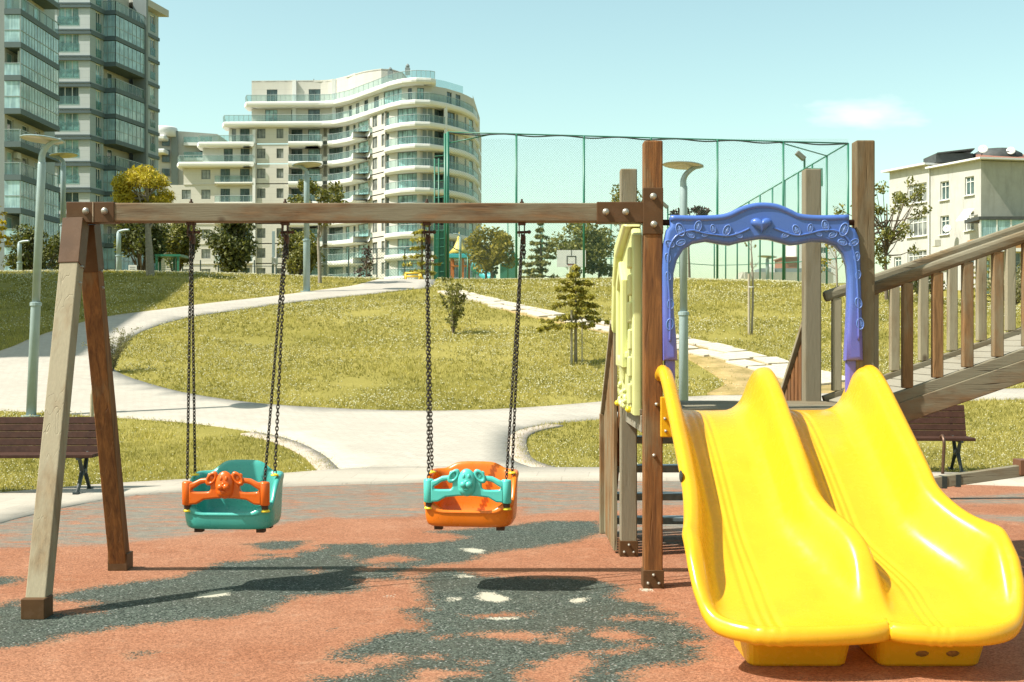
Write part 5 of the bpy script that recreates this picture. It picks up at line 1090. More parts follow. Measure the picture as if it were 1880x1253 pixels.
def facade(mb, p0, p1, z0, z1, ops=(), dep=.22):
    """wall p0->p1 (left to right as seen), holes ops=(u0,u1,z0,z1) with reveals"""
    p0, p1 = V2(p0), V2(p1); l = (p1-p0).length; u_ = (p1-p0)/l; nrm = Vector((u_.y, -u_.x)); pt = lambda a, z, d=0: (p0.x+u_.x*a-nrm.x*d, p0.y+u_.y*a-nrm.y*d, z)
    us = sorted({0, l} | {x for o in ops for x in o[:2]}); zs = sorted({z0, z1} | {x for o in ops for x in o[2:4]})
    for i in range(len(us)-1):
        for j in range(len(zs)-1):
            cu, cz = (us[i]+us[i+1])/2, (zs[j]+zs[j+1])/2
            if any(o[0] < cu < o[1] and o[2] < cz < o[3] for o in ops): continue
            mb.quad(pt(us[i], zs[j]), pt(us[i+1], zs[j]), pt(us[i+1], zs[j+1]), pt(us[i], zs[j+1]))
    for a, b_, c, d in [o[:4] for o in ops]:
        mb.quad(pt(a, c), pt(a, c, dep), pt(a, d, dep), pt(a, d)); mb.quad(pt(b_, c, dep), pt(b_, c), pt(b_, d), pt(b_, d, dep)); mb.quad(pt(a, c), pt(b_, c), pt(b_, c, dep), pt(a, c, dep)); mb.quad(pt(a, d, dep), pt(b_, d, dep), pt(b_, d), pt(a, d))
WCOUNT = {}
def window(parent, p0, p1, o, mg, mf=None, panes=2, dep=.16, fr=.07, rail=None, transom=0, sill=False):
    p0, p1 = V2(p0), V2(p1); l = (p1-p0).length; u_ = (p1-p0)/l; nrm = Vector((u_.y, -u_.x)); a, b_, c, d = o[:4]; mf = mf or M_frame
    def P3(x, z, q): return Vector((p0.x+u_.x*x-nrm.x*q, p0.y+u_.y*x-nrm.y*q, z))
    M = Matrix(((u_.x, -nrm.x, 0), (u_.y, -nrm.y, 0), (0, 0, 1))); f = MB()
    def bar(x0, x1, z0, z1): f.box(P3((x0+x1)/2, (z0+z1)/2, dep), (x1-x0, .07, z1-z0), M)
    bar(a, b_, c, c+fr); bar(a, b_, d-fr, d); bar(a, a+fr, c+fr, d-fr); bar(b_-fr, b_, c+fr, d-fr)
    for k in range(1, panes): x = a+(b_-a)*k/panes; bar(x-fr*.4, x+fr*.4, c+fr, d-fr)
    if transom: z = c+(d-c)*transom; bar(a+fr, b_-fr, z-fr*.35, z+fr*.35)
    if sill: f.box(P3((a+b_)/2, c-.04, -.06), (b_-a+.2, .22, .07), M)
    n_ = WCOUNT.get(parent.name, 0); WCOUNT[parent.name] = n_+1
    w_ = f.build('window', mf, parent, fix=False)
    MB().quad(P3(a+.02, c+.02, dep+.01), P3(b_-.02, c+.02, dep+.01), P3(b_-.02, d-.02, dep+.01), P3(a+.02, d-.02, dep+.01)).build('pane', mg, w_, fix=False)
    if rail: r_ = MB().box(P3((a+b_)/2, c+.5, -.02), (b_-a, .03, .95), M).build('guard_glass', MG_rail, w_, fix=False)
    return w_
# ---- curvy cream apartment block
cbk = thing('apartment_block', (-22, 198, 8), 'long cream apartment block with wavy white balcony bands and stepped terraces', 'apartment block')
QP = np.array([280, 590, 612, 640, 665, 690, 712, 735, 760, 790, 820, 850, 868, 878, 881]); QD = np.array([199, 198, 197.4, 194.5, 190.5, 186.8, 183.4, 181.2, 180.2, 180.6, 182.8, 186.5, 190.5, 195, 200.])
def QX(px, off=0): D = float(np.interp(px, QP, QD))+off; return Vector(((px-940)/F*D, D))
def run(pxs, off): return [QX(p, off) for p in pxs]
ZK = [38.55-3.1*k for k in range(12)]; LEFT = [452, 411, 365, 328]
wallm, bandm = MB(), None
def pxs(a, b_, st=9): n = max(1, int(round((b_-a)/st))); return [a+(b_-a)*i/n for i in range(n+1)]
def band(pa, pb, z, name='balcony', mat=MW_white, off=0, h=.80, depth=1.7, endl=False, endr=False, rail=True, railh=1.0):
    pts = run(pxs(pa, pb), off)
    if endl: pts = [QX(pa, off+4.0)+Vector((.1, 0)), QX(pa-3, off+2.2), QX(pa-1.5, off+.7)]+pts[0:]
    if endr: pts = pts+[QX(pb, off+3.0)]
    n = len(pts); nr = []
    for i in range(n):
        d = (pts[min(i+1, n-1)]-pts[max(i-1, 0)]).normalized(); nr.append(Vector((d.y, -d.x)))
    prof = [(-depth, 0), (-.05, 0), (.0, -.06), (.03, -h*.4), (-.02, -h*.72), (-.22, -h*.95), (-.4, -h), (-depth, -h)]
    V_ = [(p.x+q.x*o_, p.y+q.y*o_, z+.18+dz) for p, q in zip(pts, nr) for o_, dz in prof]; k = len(prof)
    m_ = MB(); m_.add(V_, [(i*k+j, i*k+(j+1) % k, (i+1)*k+(j+1) % k, (i+1)*k+j) for i in range(n-1) for j in range(k)]+[tuple(range(k)), tuple((n-1)*k+j for j in range(k-1, -1, -1))])
    b_ = m_.build(name, mat, cbk)
    if rail:
        g_ = MB(); V_ = [(p.x-q.x*.14, p.y-q.y*.14, zz) for p, q in zip(pts, nr) for zz in (z+.18, z+.18+railh)]; g_.add(V_, [(2*i, 2*i+2, 2*i+3, 2*i+1) for i in range(n-1)]); g_.build('railing_glass', MG_rail, b_)
        r_ = MB(); r_.tube([(p.x-q.x*.14, p.y-q.y*.14, z+.2+railh) for p, q in zip(pts, nr)], .04, 5)
        for p, q in list(zip(pts, nr)): r_.bb((p.x-q.x*.14-.025, p.y-q.y*.14-.025, z+.18), (p.x-q.x*.14+.025, p.y-q.y*.14+.025, z+.18+railh))
        r_.build('railing', M_mframe, b_)
    return b_
pane_set = [MG_dark, MG_teal, MG_dark, MG_grey]
def wall_run(pa, pb, z0, z1, off, wins=(), mat_mb=None, st=12, frame=M_dframe):
    mb = mat_mb if mat_mb is not None else wallm; br = sorted({pa, pb} | {w_[i] for w_ in wins for i in (0, 1)}); full = []
    for a, b_ in zip(br[:-1], br[1:]):
        isw = [w_ for w_ in wins if w_[0] <= a+.01 and w_[1] >= b_-.01]; full += [(x, y, isw[0] if isw else None) for x, y in (list(zip(pxs(a, b_, st)[:-1], pxs(a, b_, st)[1:])) if not isw else [(a, b_)])]
    for a, b_, w_ in full:
        p0, p1 = QX(a, off), QX(b_, off); l = (p1-p0).length
        if w_:
            o = (.06, l-.06, z0+w_[2], z0+w_[3]); facade(mb, p0, p1, z0, z1, [o]); window(cbk, p0, p1, o, w_[4] if len(w_) > 4 else random.choice(pane_set), frame, panes=w_[5] if len(w_) > 5 else 2)
        else: facade(mb, p0, p1, z0, z1)
def plateF(pa, pb, z, off=1.2, back=212): pts = run(pxs(pa, pb, 20), off); wallm.ext([(p.x, p.y) for p in pts]+[((pb-940)/F*back, back), ((pa-940)/F*back, back)], z-.16, z)
RB = 875
# penthouse storey, upper storeys
wall_run(462, 652, ZK[0], 42.4, 2.2, [(489, 510, .25, 2.45, MG_dark, 3), (566, 589, .25, 2.45, MG_dark, 2)])
pp_ = [QX(652, 2.2), QX(668, 3.0), QX(684, 4.3), QX(700, 6), QX(720, 9), QX(740, 13), QX(752, 20)]; [facade(wallm, a_, b_, ZK[0], 42.3) for a_, b_ in zip(pp_[:-1], pp_[1:])]; plateF(462, 652, 42.3, 2.2); wallm.ext([tuple(p) for p in pp_]+[(pp_[-1].x, 212), (pp_[0].x, 212)], 42.0, 42.2); p_ = QX(462, 2.2); facade(wallm, ((462-940)/F*212, 212), p_, ZK[0], 42.4)
wall_run(462, 868, ZK[1], ZK[0]-.5, 1.9, [(486, 510, .2, 2.35, MG_teal, 3), (534, 543, .2, 2.3), (565, 588, .2, 2.35, MG_dark, 2), (612, 631, .2, 2.3), (640, 646, .2, 2.2), (653, 660, .2, 2.2), (668, 676, .2, 2.2), (686, 696, .2, 2.2), (704, 738, .15, 2.4, MG_teal, 4), (748, 757, .2, 2.2), (765, 779, .2, 2.2), (820, 830, .2, 2.2), (836, 846, .2, 2.2)])
facade(wallm, ((462-940)/F*212, 212), QX(462, 1.9), ZK[1], ZK[0]); facade(wallm, QX(868, 1.9), (QX(868).x+.5, 212), ZK[1], ZK[0])
band(LEFT[0], 800, ZK[0], endl=True, endr=True, off=.0); band(LEFT[1], 879, ZK[1], endl=True, endr=True); plateF(462, 800, ZK[0]); plateF(420, RB, ZK[1])
rg = MB(); pts = run(pxs(790, 850), 3.0); V_ = [(p.x, p.y, zz) for p in pts for zz in (ZK[0]-.45, ZK[0]+.75)]; rg.add(V_, [(2*i, 2*i+2, 2*i+3, 2*i+1) for i in range(len(pts)-1)]); rg.build('roof_railing_glass', MG_rail, cbk)
band(790, 850, ZK[0]-.6, off=2.6, rail=False, h=.7, endr=True)
# lower storeys
for k in range(1, 10):
    z0, z1 = ZK[k+1], ZK[k]-.75; zt = ZK[k]
    # left terrace part
    if k == 1: lx = 421; ws = [(401+24, 434, .2, 2.35), (440, 459, .2, 2.4, MG_dark, 2)]; lb = (LEFT[2], 466)
    elif k == 2: lx = 372; ws = [(410, 428, .2, 2.4, MG_dark, 2), (441, 459, .2, 2.4, MG_dark, 2)]; lb = (LEFT[3], 466)
    else: lx = 337 if k == 3 else 304; ws = [(404, 423, .1, 2.35, MG_dark, 2), (440, 459, .1, 2.35, MG_dark, 2)]+([(369, 387, .75, 2.2, MG_grey, 2)] if k >= 3 else [])+([(333, 351, .75, 2.2, MG_grey, 2)] if k >= 4 else []); lb = None
    wall_run(lx, 466, z0, zt-.15, 1.3, ws); facade(wallm, ((lx-940)/F*212, 212), QX(lx, 1.3), z0, zt-.15)
    if lb: band(lb[0], lb[1], z0, endl=True, endr=True); plateF(lb[0]+8, 470, z0)
    else: band(394, 464, z0, off=.45, mat=MW_cream, h=.5, depth=.8, railh=.95); plateF(lx, 470, z0+.02)
    wall_run(466, 530, z0, zt-.15, .9, [(471, 488, .80, 2.3, MG_grey, 2), (507, 521, .80, 2.3, MG_grey, 2)])
    # recessed balconies
    wall_run(530, 594, z0, zt-.15, 2.6, [(534, 556, .05, 2.45, MG_dark, 2), (565, 588, .05, 2.45, MG_teal, 2)]); facade(wallm, QX(530, 2.6), QX(530, .9), z0, zt-.15)
    wall_run(594, 600, z0, zt-.15, 3.2, [], None)
    wall_run(600, 679, z0, zt-.15, 2.6, [(603, 630, .05, 2.45, MG_dark, 2), (634, 642, .05, 2.4), (648, 653, .05, 2.3), (657, 676, .05, 2.4, MG_teal, 2)])
    if k > 1 or True: band(529, 592, z0, endr=True, depth=2.7); band(601, 679, z0, endr=True, depth=2.7)
    wall_run(679, 707, z0, zt-.15, .9, [(683.5, 693, .7, 2.35, MG_grey, 2), (700, 706.5, .7, 2.35, MG_grey, 1)]); facade(wallm, QX(679, .9), QX(679, 2.6), z0, zt-.15)
    # bulge with glazed living rooms
    wall_run(707, 772, z0, zt-.15, 1.5, [(709, 715, .1, 2.3), (729, 766, .05, 2.45, MG_teal, 4)])
    wall_run(772, 872, z0, zt-.15, 1.7, [(797, 815, .05, 2.4, MG_dark, 2), (821, 836, .05, 2.4, MG_dark, 2), (861, 869, .05, 2.4, MG_teal, 2)])
    p0, p1 = QX(776, 1.6), QX(794, 1.6); facade(wp := MB(), p0, p1, z0+.2, zt-.75); wp.build('grey_panel', MW_greyp, cbk); p0, p1 = QX(838, 1.6), QX(856, 1.6); facade(wp := MB(), p0, p1, z0+.2, zt-.75); wp.build('grey_panel', MW_greyp, cbk)
    band(707, 880, z0, endl=True, endr=True, depth=2.0)
    facade(wallm, QX(872, 1.7), (QX(872).x+.5, 212), z0, zt-.15); plateF(470, RB, z0, 2.2)
ZB_ = ZK[10]; wall_run(304, 872, 6.0, ZB_-.1, 1.0, []); facade(wallm, ((304-940)/F*212, 212), QX(304, 1.0), 5, ZB_)
facade(wallm, (QX(872).x, 213), (QX(304).x, 213), 5, ZK[3]); plateF(470, RB, ZK[1]-.05, 2.2)
wallm.build('wall', MW_cream, cbk, fix=False)
for px, o_, zt in ((818, .2, ZK[1]), (466, .5, ZK[1]-1)): q = QX(px, o_); MB().bb((q.x-.22, q.y, 6), (q.x+.22, q.y+1.4, zt)).build('pier', MW_white, cbk)
for px, zt in ((540, 42.35), (613, 42.35)): q = QX(px, 1.7); MB().bb((q.x-.3, q.y, ZK[1]), (q.x+.3, q.y+.6, zt)).build('pier', MW_white, cbk)
for px in (716, 748): q = QX(px, 6); tp_ = MB(); tp_.bb((q.x-.35, q.y, 40.5), (q.x+.35, q.y+.7, 41.5)); tp_.lathe([(.22, 41.5), (.32, 41.8), (.1, 42.1)], (q.x, q.y+.35, 0), 10); tp_.build('roof_vent', MW_greyp, cbk)
q = QX(576, 6); MB().bb((q.x-.06, q.y, 41.5), (q.x+.06, q.y+.1, 43.4)).build('antenna', MW_greyp, cbk)
for k in range(2, 6): q = QX(597, 1.2); ac = MB().bb((q.x-.35, q.y-.4, ZK[k]+.35), (q.x+.35, q.y, ZK[k]+.95)); ac.ring((q.x, q.y-.41, ZK[k]+.65), .2, .02, 14, 4, MX.to_3x3()); ac.build('air_conditioner', M_ac, cbk)
# ---- pale block behind, between the towers
b5 = thing('pale_block', P(335, 500, 232), 'small pale block with a dark grey stripe between the grey tower and the cream block', 'building'); D = 232
xx = lambda px: (px-940)/F*D; zz = lambda py: CZ+(626.5-py)/F*D
w5 = MB(); facade(w5, (xx(262), D-2), (xx(312), D), 5, zz(234)); facade(w5, (xx(312), D), (xx(390), D+4), 5, zz(240)); w5.bb((xx(262), D+4.2, 5), (xx(390), D+14, zz(240)))
w5.build('wall', MW_cream, b5, fix=False); MB().bb((xx(315), D-.25, 6), (xx(327), D+.1, zz(241))).build('stripe', MW_greyp, b5)
for i, py in enumerate((263, 283, 293, 318)):
    o = (1.2, 2.6, zz(py)-.6, zz(py)+.7); window(b5, (xx(288), D-1.2), (xx(312), D-.2), o, MG_dark, M_dframe, dep=-.04)
for py in (256, 281): MB().bb((xx(262), D-3.2, zz(py)-.5), (xx(311), D-.4, zz(py)+.3)).build('balcony', MW_white, b5, bevel=.2)
for py in (262, 290):
    w5b = MB().bb((xx(336), D+.5, zz(py)-.45), (xx(388), D+3, zz(py)+.1)).build('balcony', MW_white, b5); MB().bb((xx(336), D+.5, zz(py)+.1), (xx(388), D+.55, zz(py)+1.1)).build('railing_glass', MG_rail, w5b)
for px in (338, 360): o = (0.3, 2.3, zz(284), zz(269)); window(b5, (xx(px), D+1.9), (xx(px+20), D+2.9), o, MG_dark, M_dframe, dep=-.05)
MB().lathe([(2.4, zz(252)), (2.4, zz(236)), (2.2, zz(234)), (.01, zz(233.5))], (xx(300), D+.3, 0), 24).build('stair_drum', MW_white, b5, smooth=True)
# ---- grey tower with balcony stack
b2 = thing('grey_tower', P(200, 500, 150), 'grey and cream apartment tower with dark floor bands and stacked corner balconies', 'apartment tower')
def S2(px): D_ = 177072/(1386.5-px); return Vector((-47.8+.19*(D_-145), D_))
W2 = lambda px, D_=145: Vector(((px-940)/F*D_, D_))
FL = [38.4-2.99*k for k in range(-1, 12)]; wa, wg, wa2, wg2 = MB(), MB(), MB(), MB(); ZT = 43.2; c0 = S2(165)
ops_f, ops_n, ops_a, ops_b = [], [], [], []
fl_, fr_ = W2(60), c0; l0 = (W2(112)-fl_).length; l1 = (W2(145.5)-fl_).length; nA, nB = S2(165), S2(190); lA = (S2(176)-nA).length; lB = (S2(186)-nA).length
cA, cB = S2(245), S2(270); dA, dB = S2(270), S2(291)
def sub(a, b_, p0, p1): q = S2(p0); return ((S2(p0)-a).length, (S2(p1)-a).length)
aa = sub(cA, cB, 253, 265.5); bb_ = sub(dA, dB, 276, 285)
for z in FL: ops_f.append((l0-.4, l1, z-1.05, z+1.05)); ops_n.append((lA, lB, z-1.35, z+.95)); ops_a.append((*aa, z-1.2, z+.95)); ops_b.append((*bb_, z-1.15, z+.95))
facade(wa, fl_, fr_, 5, ZT, ops_f); facade(wg, nA, nB, 5, ZT, ops_n); facade(wa2, cA, cB, 5, ZT-.3, ops_a); facade(wg2, dA, dB, 5, ZT-.6, ops_b)
for i in range(len(FL)):
    window(b2, fl_, fr_, ops_f[i], MG_teal if i % 4 else MG_dark, M_frame, 3, fr=.12, rail=True); window(b2, nA, nB, ops_n[i], random.choice((MG_teal, MG_dark)), M_frame, 2, fr=.11, rail=True); window(b2, cA, cB, ops_a[i], random.choice((MG_dark, MG_teal, MG_grey)), M_mframe, 2, rail=True); window(b2, dA, dB, ops_b[i], random.choice((MG_dark, MG_teal, MG_grey)), M_frame, 2, fr=.11, rail=True)
nS = Vector((.982, -.187))
def strip2(mb, a, b_, z0, z1, proud, nv): 
    q = [(a.x, a.y), (b_.x, b_.y), (b_.x+nv.x*proud, b_.y+nv.y*proud), (a.x+nv.x*proud, a.y+nv.y*proud)]; mb.ext(q, z0, z1)
for z in FL:
    zb = z-1.62
    for a_, b_, u0, u1, pr_, nv in ((W2(60)+Vector((0, -.003)), c0+Vector((.1, -.003)), zb, zb+.16, .14, Vector((0, -1))), (W2(60)+Vector((0, -.003)), c0+Vector((.16, -.003)), zb-.42, zb-.16, .2, Vector((0, -1))), (nA, nB, zb-.42, zb+.1, .16, nS), (dA, dB, zb-.35, zb+.05, .18, nS)):
        m_ = MB(); strip2(m_, a_, b_, u0, u1, pr_, nv); m_.build('floor_band', MW_dgrey, b2)
wa.build('cream_wall', MW_lgrey, b2, fix=False); wg.build('grey_wall', MW_mgrey, b2, fix=False); wa2.build('cream_wall', MW_lgrey, b2, fix=False); wg2.build('grey_wall', MW_mgrey, b2, fix=False)
pr = MB(); strip2(pr, S2(244), S2(247.5), 5, ZT, 1.75, nS); pr.build('pier', MW_greyp, b2)
rec = MB(); rA, rB = S2(190)-nS*.6, S2(245)-nS*.6; facade(rec, rA, rB, 5, ZT); rec.build('recess_wall', MW_soffit, b2, fix=False)
for i, z in enumerate(FL):
    zb = z-1.62; a, b_ = S2(190), S2(244); sb = MB(); q = [(a-nS*.6), (b_-nS*.6), b_+nS*1.55, a+nS*1.55]; sb.ext([(p.x, p.y) for p in q], zb-.45, zb+.05); s_ = sb.build('balcony', MW_dgrey, b2)
    g_ = MB(); q1, q2, q3 = a-nS*.5, a+nS*1.5, b_+nS*1.5
    hi = 2.45 if i % 3 != 0 else 1.1
    for p, r_ in ((q1, q2), (q2, q3)): g_.quad((p.x, p.y, zb+.06), (r_.x, r_.y, zb+.06), (r_.x, r_.y, zb+hi), (p.x, p.y, zb+hi))
    g_.build('balcony_glass', MG_screen if hi > 2 else MG_rail, s_, fix=False); rl = MB()
    for p, r_, n_ in ((q1, q2, 2), (q2, q3, 7)):
        for k in range(n_+1): q = p.lerp(r_, k/n_); rl.bb((q.x-.035, q.y-.035, zb+.06), (q.x+.035, q.y+.035, zb+hi))
        rl.beam((p.x, p.y, zb+1.1), (r_.x, r_.y, zb+1.1), .07, .07)
    rl.build('balcony_frame', M_mframe, s_); dw = MB(); q = (rA).lerp(rB, .25); dq = (rA).lerp(rB, .42); window(b2, rA, rB, ((q-rA).length, (dq-rA).length, zb+.1, zb+2.3), MG_dark, M_frame, 1, dep=-.03) if i < 11 else None
rf = MB(); a, b_ = S2(246), S2(291); q = [a-nS*3, b_-nS*3, b_+Vector((.2, 1.0))+nS*.9, a+nS*.9]; rf.ext([(p.x, p.y) for p in q], ZT-.5, ZT+.35); rf.build('roof', MW_soffit, b2)
bk = MB(); e_ = S2(291); bk.ext([(p[0], p[1]) for p in ((fl_.x, 145.3), (c0.x-.7, 145.3), (e_.x-1.5, e_.y-.2), (e_.x-1.5, e_.y+.02), (fl_.x, e_.y))], 5, ZT-.7); bk.build('core', MW_mgrey, b2)
# ---- glazed tower at the left edge
b1 = thing('glazed_tower', P(40, 500, 117), 'dark grey tower with glazed-in balconies cut off by the left edge', 'apartment tower'); xo = -44.1; xi = xo-1.5; yn, yf = 115., 124.8
w1 = MB(); SL = [31.45+2.98*j for j in range(-9, 4)]; opsS = []
for z in SL:
    for u0 in (.6, 4.2, 7.2): opsS.append((u0, u0+1.5, z+.1, z+2.25))
facade(w1, (xi, yn+.02), (xi, yf), 4, 44, opsS); w1.build('wall', MW_soffit, b1, fix=False)
for o in opsS: window(b1, (xi, yn), (xi, yf), o, random.choice((MG_dark, MG_grey, MG_teal)), M_frame, 1)
wf = MB(); opsF = [(18.2, 20.2, z+.5, z+2.2) for z in SL]; facade(wf, (xi-22, yn+.6), (xi-.02, yn+.6), 4, 44, opsF); wf.build('front_wall', MW_greyp, b1, fix=False)
for o in opsF: window(b1, (xi-22, yn+.6), (xi-.02, yn+.6), o, MG_teal, M_frame, 2)
MB().bb((xi-22, yf+.02, 4), (xi-.05, yf+3, 44)).build('core', MW_mgrey, b1)
for i, z in enumerate(SL):
    s_ = MB().bb((xi+.003, yn-.1, z-.5), (xo, yf, z)).build('balcony', MW_dgrey, b1)
    st_ = i % 5; tall = st_ not in (0, 4); h_ = 2.44 if tall else 1.05
    g_ = MB(); g_.quad((xo-.08, yn, z+.01), (xo-.08, yf-.1, z+.01), (xo-.08, yf-.1, z+h_), (xo-.08, yn, z+h_)); g_.quad((xi, yn, z+.01), (xo-.08, yn, z+.01), (xo-.08, yn, z+(h_ if st_ != 2 else 1.05)), (xi, yn, z+(h_ if st_ != 2 else 1.05))); g_.build('balcony_glass', MG_screen if tall else MG_rail, s_, fix=False)
    rl = MB()
    for k in range(15 if tall else 7): y = yn+(yf-.1-yn)*k/(14 if tall else 6); rl.bb((xo-.10, y-.025, z+.01), (xo-.05, y+.025, z+h_))
    rl.bb((xo-.12, yn, z+1.05), (xo-.03, yf-.1, z+1.12)); rl.bb((xi, yn-.04, z+1.05), (xo-.12, yn+.04, z+1.12)); rl.bb((xo-.12, yn-.04, z+.01), (xo-.04, yn+.04, z+h_)); rl.build('balcony_frame', M_mframe, s_)
    if tall and i % 2: cu_ = MB(); [cu_.bb((xo-.5, y, z+.02), (xo-.42, y+random.uniform(.5, 1.0), z+2.3)) for y in np.arange(yn+.5, yf-1, 1.6)]; cu_.build('curtain', plain('pale_curtain', (.5, .52, .47), .9), s_)
for z in (SL[4], SL[8]): MB().bb((xi+.02, 117.0, z+1.75), (xi+.4, 117.9, z+2.35)).build('air_conditioner', M_ac, b1, bevel=.03)
# ---- pale house on the right
b4 = thing('pale_house', (42, 112, 6.5), 'old pale apartment house with white windows, satellite dishes and a grey stuccoed end wall', 'house')
A4, B4, C4, D4 = Vector((35.1, 119)), Vector((37.15, 113.9)), Vector((39.57, 108)), Vector((48.5, 109.8)); s4 = MB(); zl, zr = 17.3, 16.9; u1 = (B4-A4).length; u2 = (C4-B4).length
oL, oR = [], []
for k in range(3): z = 14.05-3.02*k; oL += [((u1*.46), u1*.93, z, z+1.75), (u1*.12, u1*.30, z+.15, z+1.35)]; oR += [(u2*.22, u2*.39, z-.1, z+1.55), (u2*.70, u2*.87, z, z+1.6)]
facade(s4, A4, B4, 3, zl, oL); facade(s4, B4, C4, 3, zr, oR); s4.build('wall', MW_house, b4, fix=False)
for i, o in enumerate(oL): window(b4, A4, B4, o, MG_grey if i % 2 == 0 else MG_dark, M_frame, 4 if i % 2 == 0 else 2, fr=.09, transom=.72, sill=True)
for o in oR: window(b4, B4, C4, o, random.choice((MG_grey, MG_dark)), M_frame, 2, fr=.09, transom=.72, sill=True)
e4 = MB(); facade(e4, C4, D4, 3, zr-.1); e4.build('end_wall', MW_stucco, b4, fix=False); e4 = MB(); facade(e4, (A4.x+12, A4.y+3), A4, 3, zl); e4.build('end_wall', MW_stucco, b4, fix=False)
nL = Vector((-.925, -.38)); rf = MB(); rf.ext([tuple(p) for p in (A4+nL*.55+Vector((-.2, .5)), B4+nL*.55, B4+Vector((9, 3)), A4+Vector((9, 3)))], zl, zl+.16); rf.ext([tuple(p) for p in (B4+nL*.5, C4+nL*.5+Vector((.1, -.5)), D4+Vector((.3, -.5)), D4+Vector((0, 8)), B4+Vector((9, 3))) ], zr, zr+.15); rf.build('eave', MW_white, b4)
rt = MB(); rt.add([(39.2, 108.2, zr+.16), (48.6, 110, zr+.16), (47, 116, zr+1.6), (41.5, 114.5, zr+1.5)], [(0, 1, 2, 3)]); rt.build('roof', M_roof, b4)
MB().bb((37.6, 113.5, zl+.17), (40.9, 117, zl+.95)).build('roof_hut', M_tar, b4); MB().beam((37.9, 114.6, zl+.95), (41.0, 114.0, zl+1.25), 2.6, .1).build('roof_canopy', M_tar, b4)
hut2 = MB(); hut2.lathe([(2.3, zr+.3), (2.2, zr+1.3), (1.4, zr+1.75), (.01, zr+1.85)], (43.2, 114.2, 0), 20); hut2.build('roof_dome', M_tar, b4, smooth=True)
def dish(c, r, label, az, el):
    T = thing('satellite_dish', c, label, 'satellite dish', 'satellite dishes on the pale house'); M = Vector((math.sin(az)*math.cos(el), -math.cos(az)*math.cos(el), math.sin(el))).to_track_quat('Z', 'Y').to_matrix(); MB().lathe([(.01, -r*.22), (r*.5, -r*.16), (r, 0), (r, .02), (r*.5, -r*.14), (.01, -r*.19)], c, 24, M).build('reflector', M_dish, T, smooth=True); f_ = Vector(c)+M @ Vector((0, 0, r*.7)); MB().tube([Vector(c)+M @ Vector((0, -r*.8, 0)), f_], .010, 5).ell(f_, (.04, .04, .05), 8, 5).build('feed_arm', M_greyp2, T); MB().tube([Vector(c)+M @ Vector((0, 0, -r*.2)), Vector(c)+Vector((0, .35, -r*1.2))], .04, 6).build('mast', M_iron, T)
dish(P(1805, 274, 109.5), .40, 'round satellite dish on the roof corner of the pale house', -.3, .45); dish(P(1856, 277, 112), .38, 'satellite dish by the red roof tiles of the pale house', -.3, .45); dish(P(1739, 420, 110.4), .36, 'satellite dish fixed to the side wall of the pale house beside a window', -.5, .4)
q = P(1723, 447, 111.0); MB().bb((q.x-.5, q.y-.5, q.z-.3), (q.x+.05, q.y+.3, q.z+.3)).build('air_conditioner', M_ac, b4, bevel=.03)
dp = MB(); dp.tube([(B4.x-.1, B4.y-.12, 4), (B4.x-.1, B4.y-.12, zr)], .06, 6); dp.build('drain_pipe', M_white, b4)
aw = MB(); q = P(1770, 400, 109.2); aw.add([(q.x, q.y, q.z+.7), (q.x+.5, q.y-1.0, q.z+.7), (q.x-.3, q.y-1.4, q.z-.3), (q.x-.9, q.y-.5, q.z-.35)], [(0, 1, 2, 3)]); aw.build('awning', M_white, b4)
# annex with glazed balcony, orange band and grilled window
an = thing('orange_annex', P(1850, 540, 106), 'low annex with a glazed balcony above an orange and yellow wall at the right edge', 'building')
ya = 104.5; X_ = lambda px: (px-940)/F*ya; Z_ = lambda py: CZ+(626.5-py)/F*ya
MB().bb((X_(1796), ya-.15, Z_(404)), (X_(2000), ya+3.2, Z_(398))).build('canopy', M_tar, an); g_ = MB().bb((X_(1800), ya, Z_(437)), (X_(2000), ya+.06, Z_(404))).build('balcony_glass', MG_screen, an); fm = MB()
for px in (1800, 1830, 1856, 1880, 1910): fm.bb((X_(px)-.06, ya-.05, Z_(437)), (X_(px)+.06, ya-.002, Z_(404)))
fm.build('balcony_frame', M_frame, an); MB().bb((X_(1800), ya+.2, Z_(456)), (X_(2000), ya+3, Z_(437))).build('orange_band', MW_orange, an); MB().bb((X_(1797), ya-.1, Z_(462)), (X_(2000), ya+3, Z_(456))).build('ledge', MW_white, an)
w6 = MB(); o = (X_(1857)-X_(1800), X_(1877)-X_(1800), Z_(513), Z_(464)); o2 = (X_(1811)-X_(1800), X_(1820)-X_(1800), Z_(560), Z_(478)); facade(w6, (X_(1800), ya+.3), (X_(2000), ya+.3), 2, Z_(462), [o, o2]); w6.build('wall', MW_cream2, an, fix=False)
window(an, (X_(1800), ya+.3), (X_(2000), ya+.3), o2, MG_teal, M_mframe, 1); wn = window(an, (X_(1800), ya+.3), (X_(2000), ya+.3), o, MG_dark, M_mframe, 2, transom=.66); gr = MB()
for k in range(3): gr.ring((X_(1861)+k*.28, ya+.36, Z_(497)), .2, .018, 16, 5, MX.to_3x3(), .75, 1.7)
gr.build('grille', M_frame, wn)
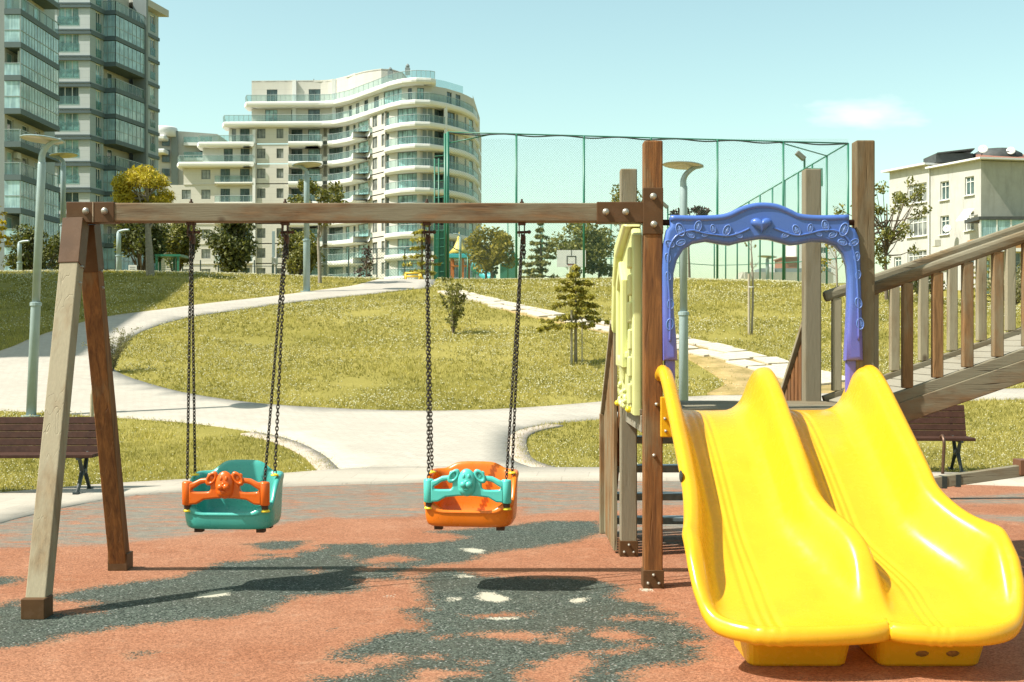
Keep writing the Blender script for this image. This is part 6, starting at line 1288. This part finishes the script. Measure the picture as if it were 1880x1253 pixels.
# ---- far low houses seen through the arch
b7 = thing('low_grey_building', P(1430, 515, 150), 'long low grey building on the horizon inside the arch', 'building'); D = 150; z_ = tz(20, 150)-1; f7 = MB().bb((xx7(1355) if False else (1368-940)/F*D, D, z_-2), ((1530-940)/F*D, D+6, P(0, 500, D).z)); f7.add([((1340-940)/F*D, D+1, z_-2), ((1368-940)/F*D, D+1, z_-2), ((1368-940)/F*D, D+1, P(0, 498, D).z), ((1340-940)/F*D, D+5, z_-2), ((1368-940)/F*D, D+5, z_-2), ((1368-940)/F*D, D+5, P(0, 498, D).z)], [(0, 1, 2), (5, 4, 3), (0, 2, 5, 3)]); f7.build('wall', MW_stucco, b7)
MB().beam(((1395-940)/F*D, D+1, P(0, 497, D).z), ((1530-940)/F*D, D+4, P(0, 487, D).z), 6, .2).build('roof', M_roof, b7) if False else MB().bb(((1400-940)/F*D, D+1, P(0, 500, D).z), ((1530-940)/F*D, D+5, P(0, 492, D).z)).build('roof', MW_greyp, b7)
MB().bb(((1412-940)/F*D, D+.5, P(0, 500, D).z), ((1424-940)/F*D, D+2, P(0, 490, D).z)).bb(((1416-940)/F*D, D+.8, P(0, 490, D).z), ((1420-940)/F*D, D+1.2, P(0, 484, D).z)).build('chimney', MW_white, b7)
b8 = thing('brick_house', P(1450, 500, 165), 'brick-red gabled house far behind the grey rear post', 'house'); D = 165; x0, x1 = (1440-940)/F*D, (1466-940)/F*D; MB().bb((x0, D, 7), (x1, D+6, P(0, 474, D).z)).build('wall', plain('brick_wall', (.30, .13, .085), .85, .2, 2), b8); MB().bb((x0-.2, D-.3, P(0, 474, D).z), (x1, D+6, P(0, 472, D).z)).build('roof', M_roof, b8)
b9 = thing('white_block', P(1475, 480, 175), 'tall whitish block rising behind the grey rear post', 'building'); D = 175; x0, x1 = (1462-940)/F*D, (1535-940)/F*D; w9 = MB(); o9 = [(1.2+q*2.0, 2.2+q*2.0, P(0, py+6, D).z, P(0, py-6, D).z) for q in range(2) for py in (460, 485)]; facade(w9, (x0, D), (x1, D), 6, P(0, 444, D).z, o9); w9.bb((x0, D+.3, 6), (x1, D+8, P(0, 444, D).z-.05)); w9.build('wall', MW_white, b9, fix=False)
for o in o9: window(b9, (x0, D), (x1, D), o, MG_dark, M_frame, 2)
# ---- neighbouring block just past the left edge: it throws the shade over the left slope
b6 = thing('neighbour_block', (-33, 40, 2), 'plain pale block past the left edge whose shadow falls on the grass slope', 'building'); w8 = MB(); zt = tz(-26, 40)+20.8; o8 = [(3+i*3.6, 4.6+i*3.6, 5.2+k*3, 6.8+k*3) for i in range(5) for k in range(5)]
facade(w8, (-26.2, 22.5), (-26.2, 45), 0, zt, o8); w8.bb((-38, 22.5, 0), (-26.6, 45, zt)); w8.build('wall', MW_lgrey, b6, fix=False)
for i in range(0, 25, 5): 
    for k in range(5): window(b6, (-26.2, 22.5), (-26.2, 45), o8[i+k], MG_grey, M_frame, 2)
MB().bb((-38.3, 22.2, zt), (-25.9, 45.3, zt+.4)).build('roof', MW_dgrey, b6)
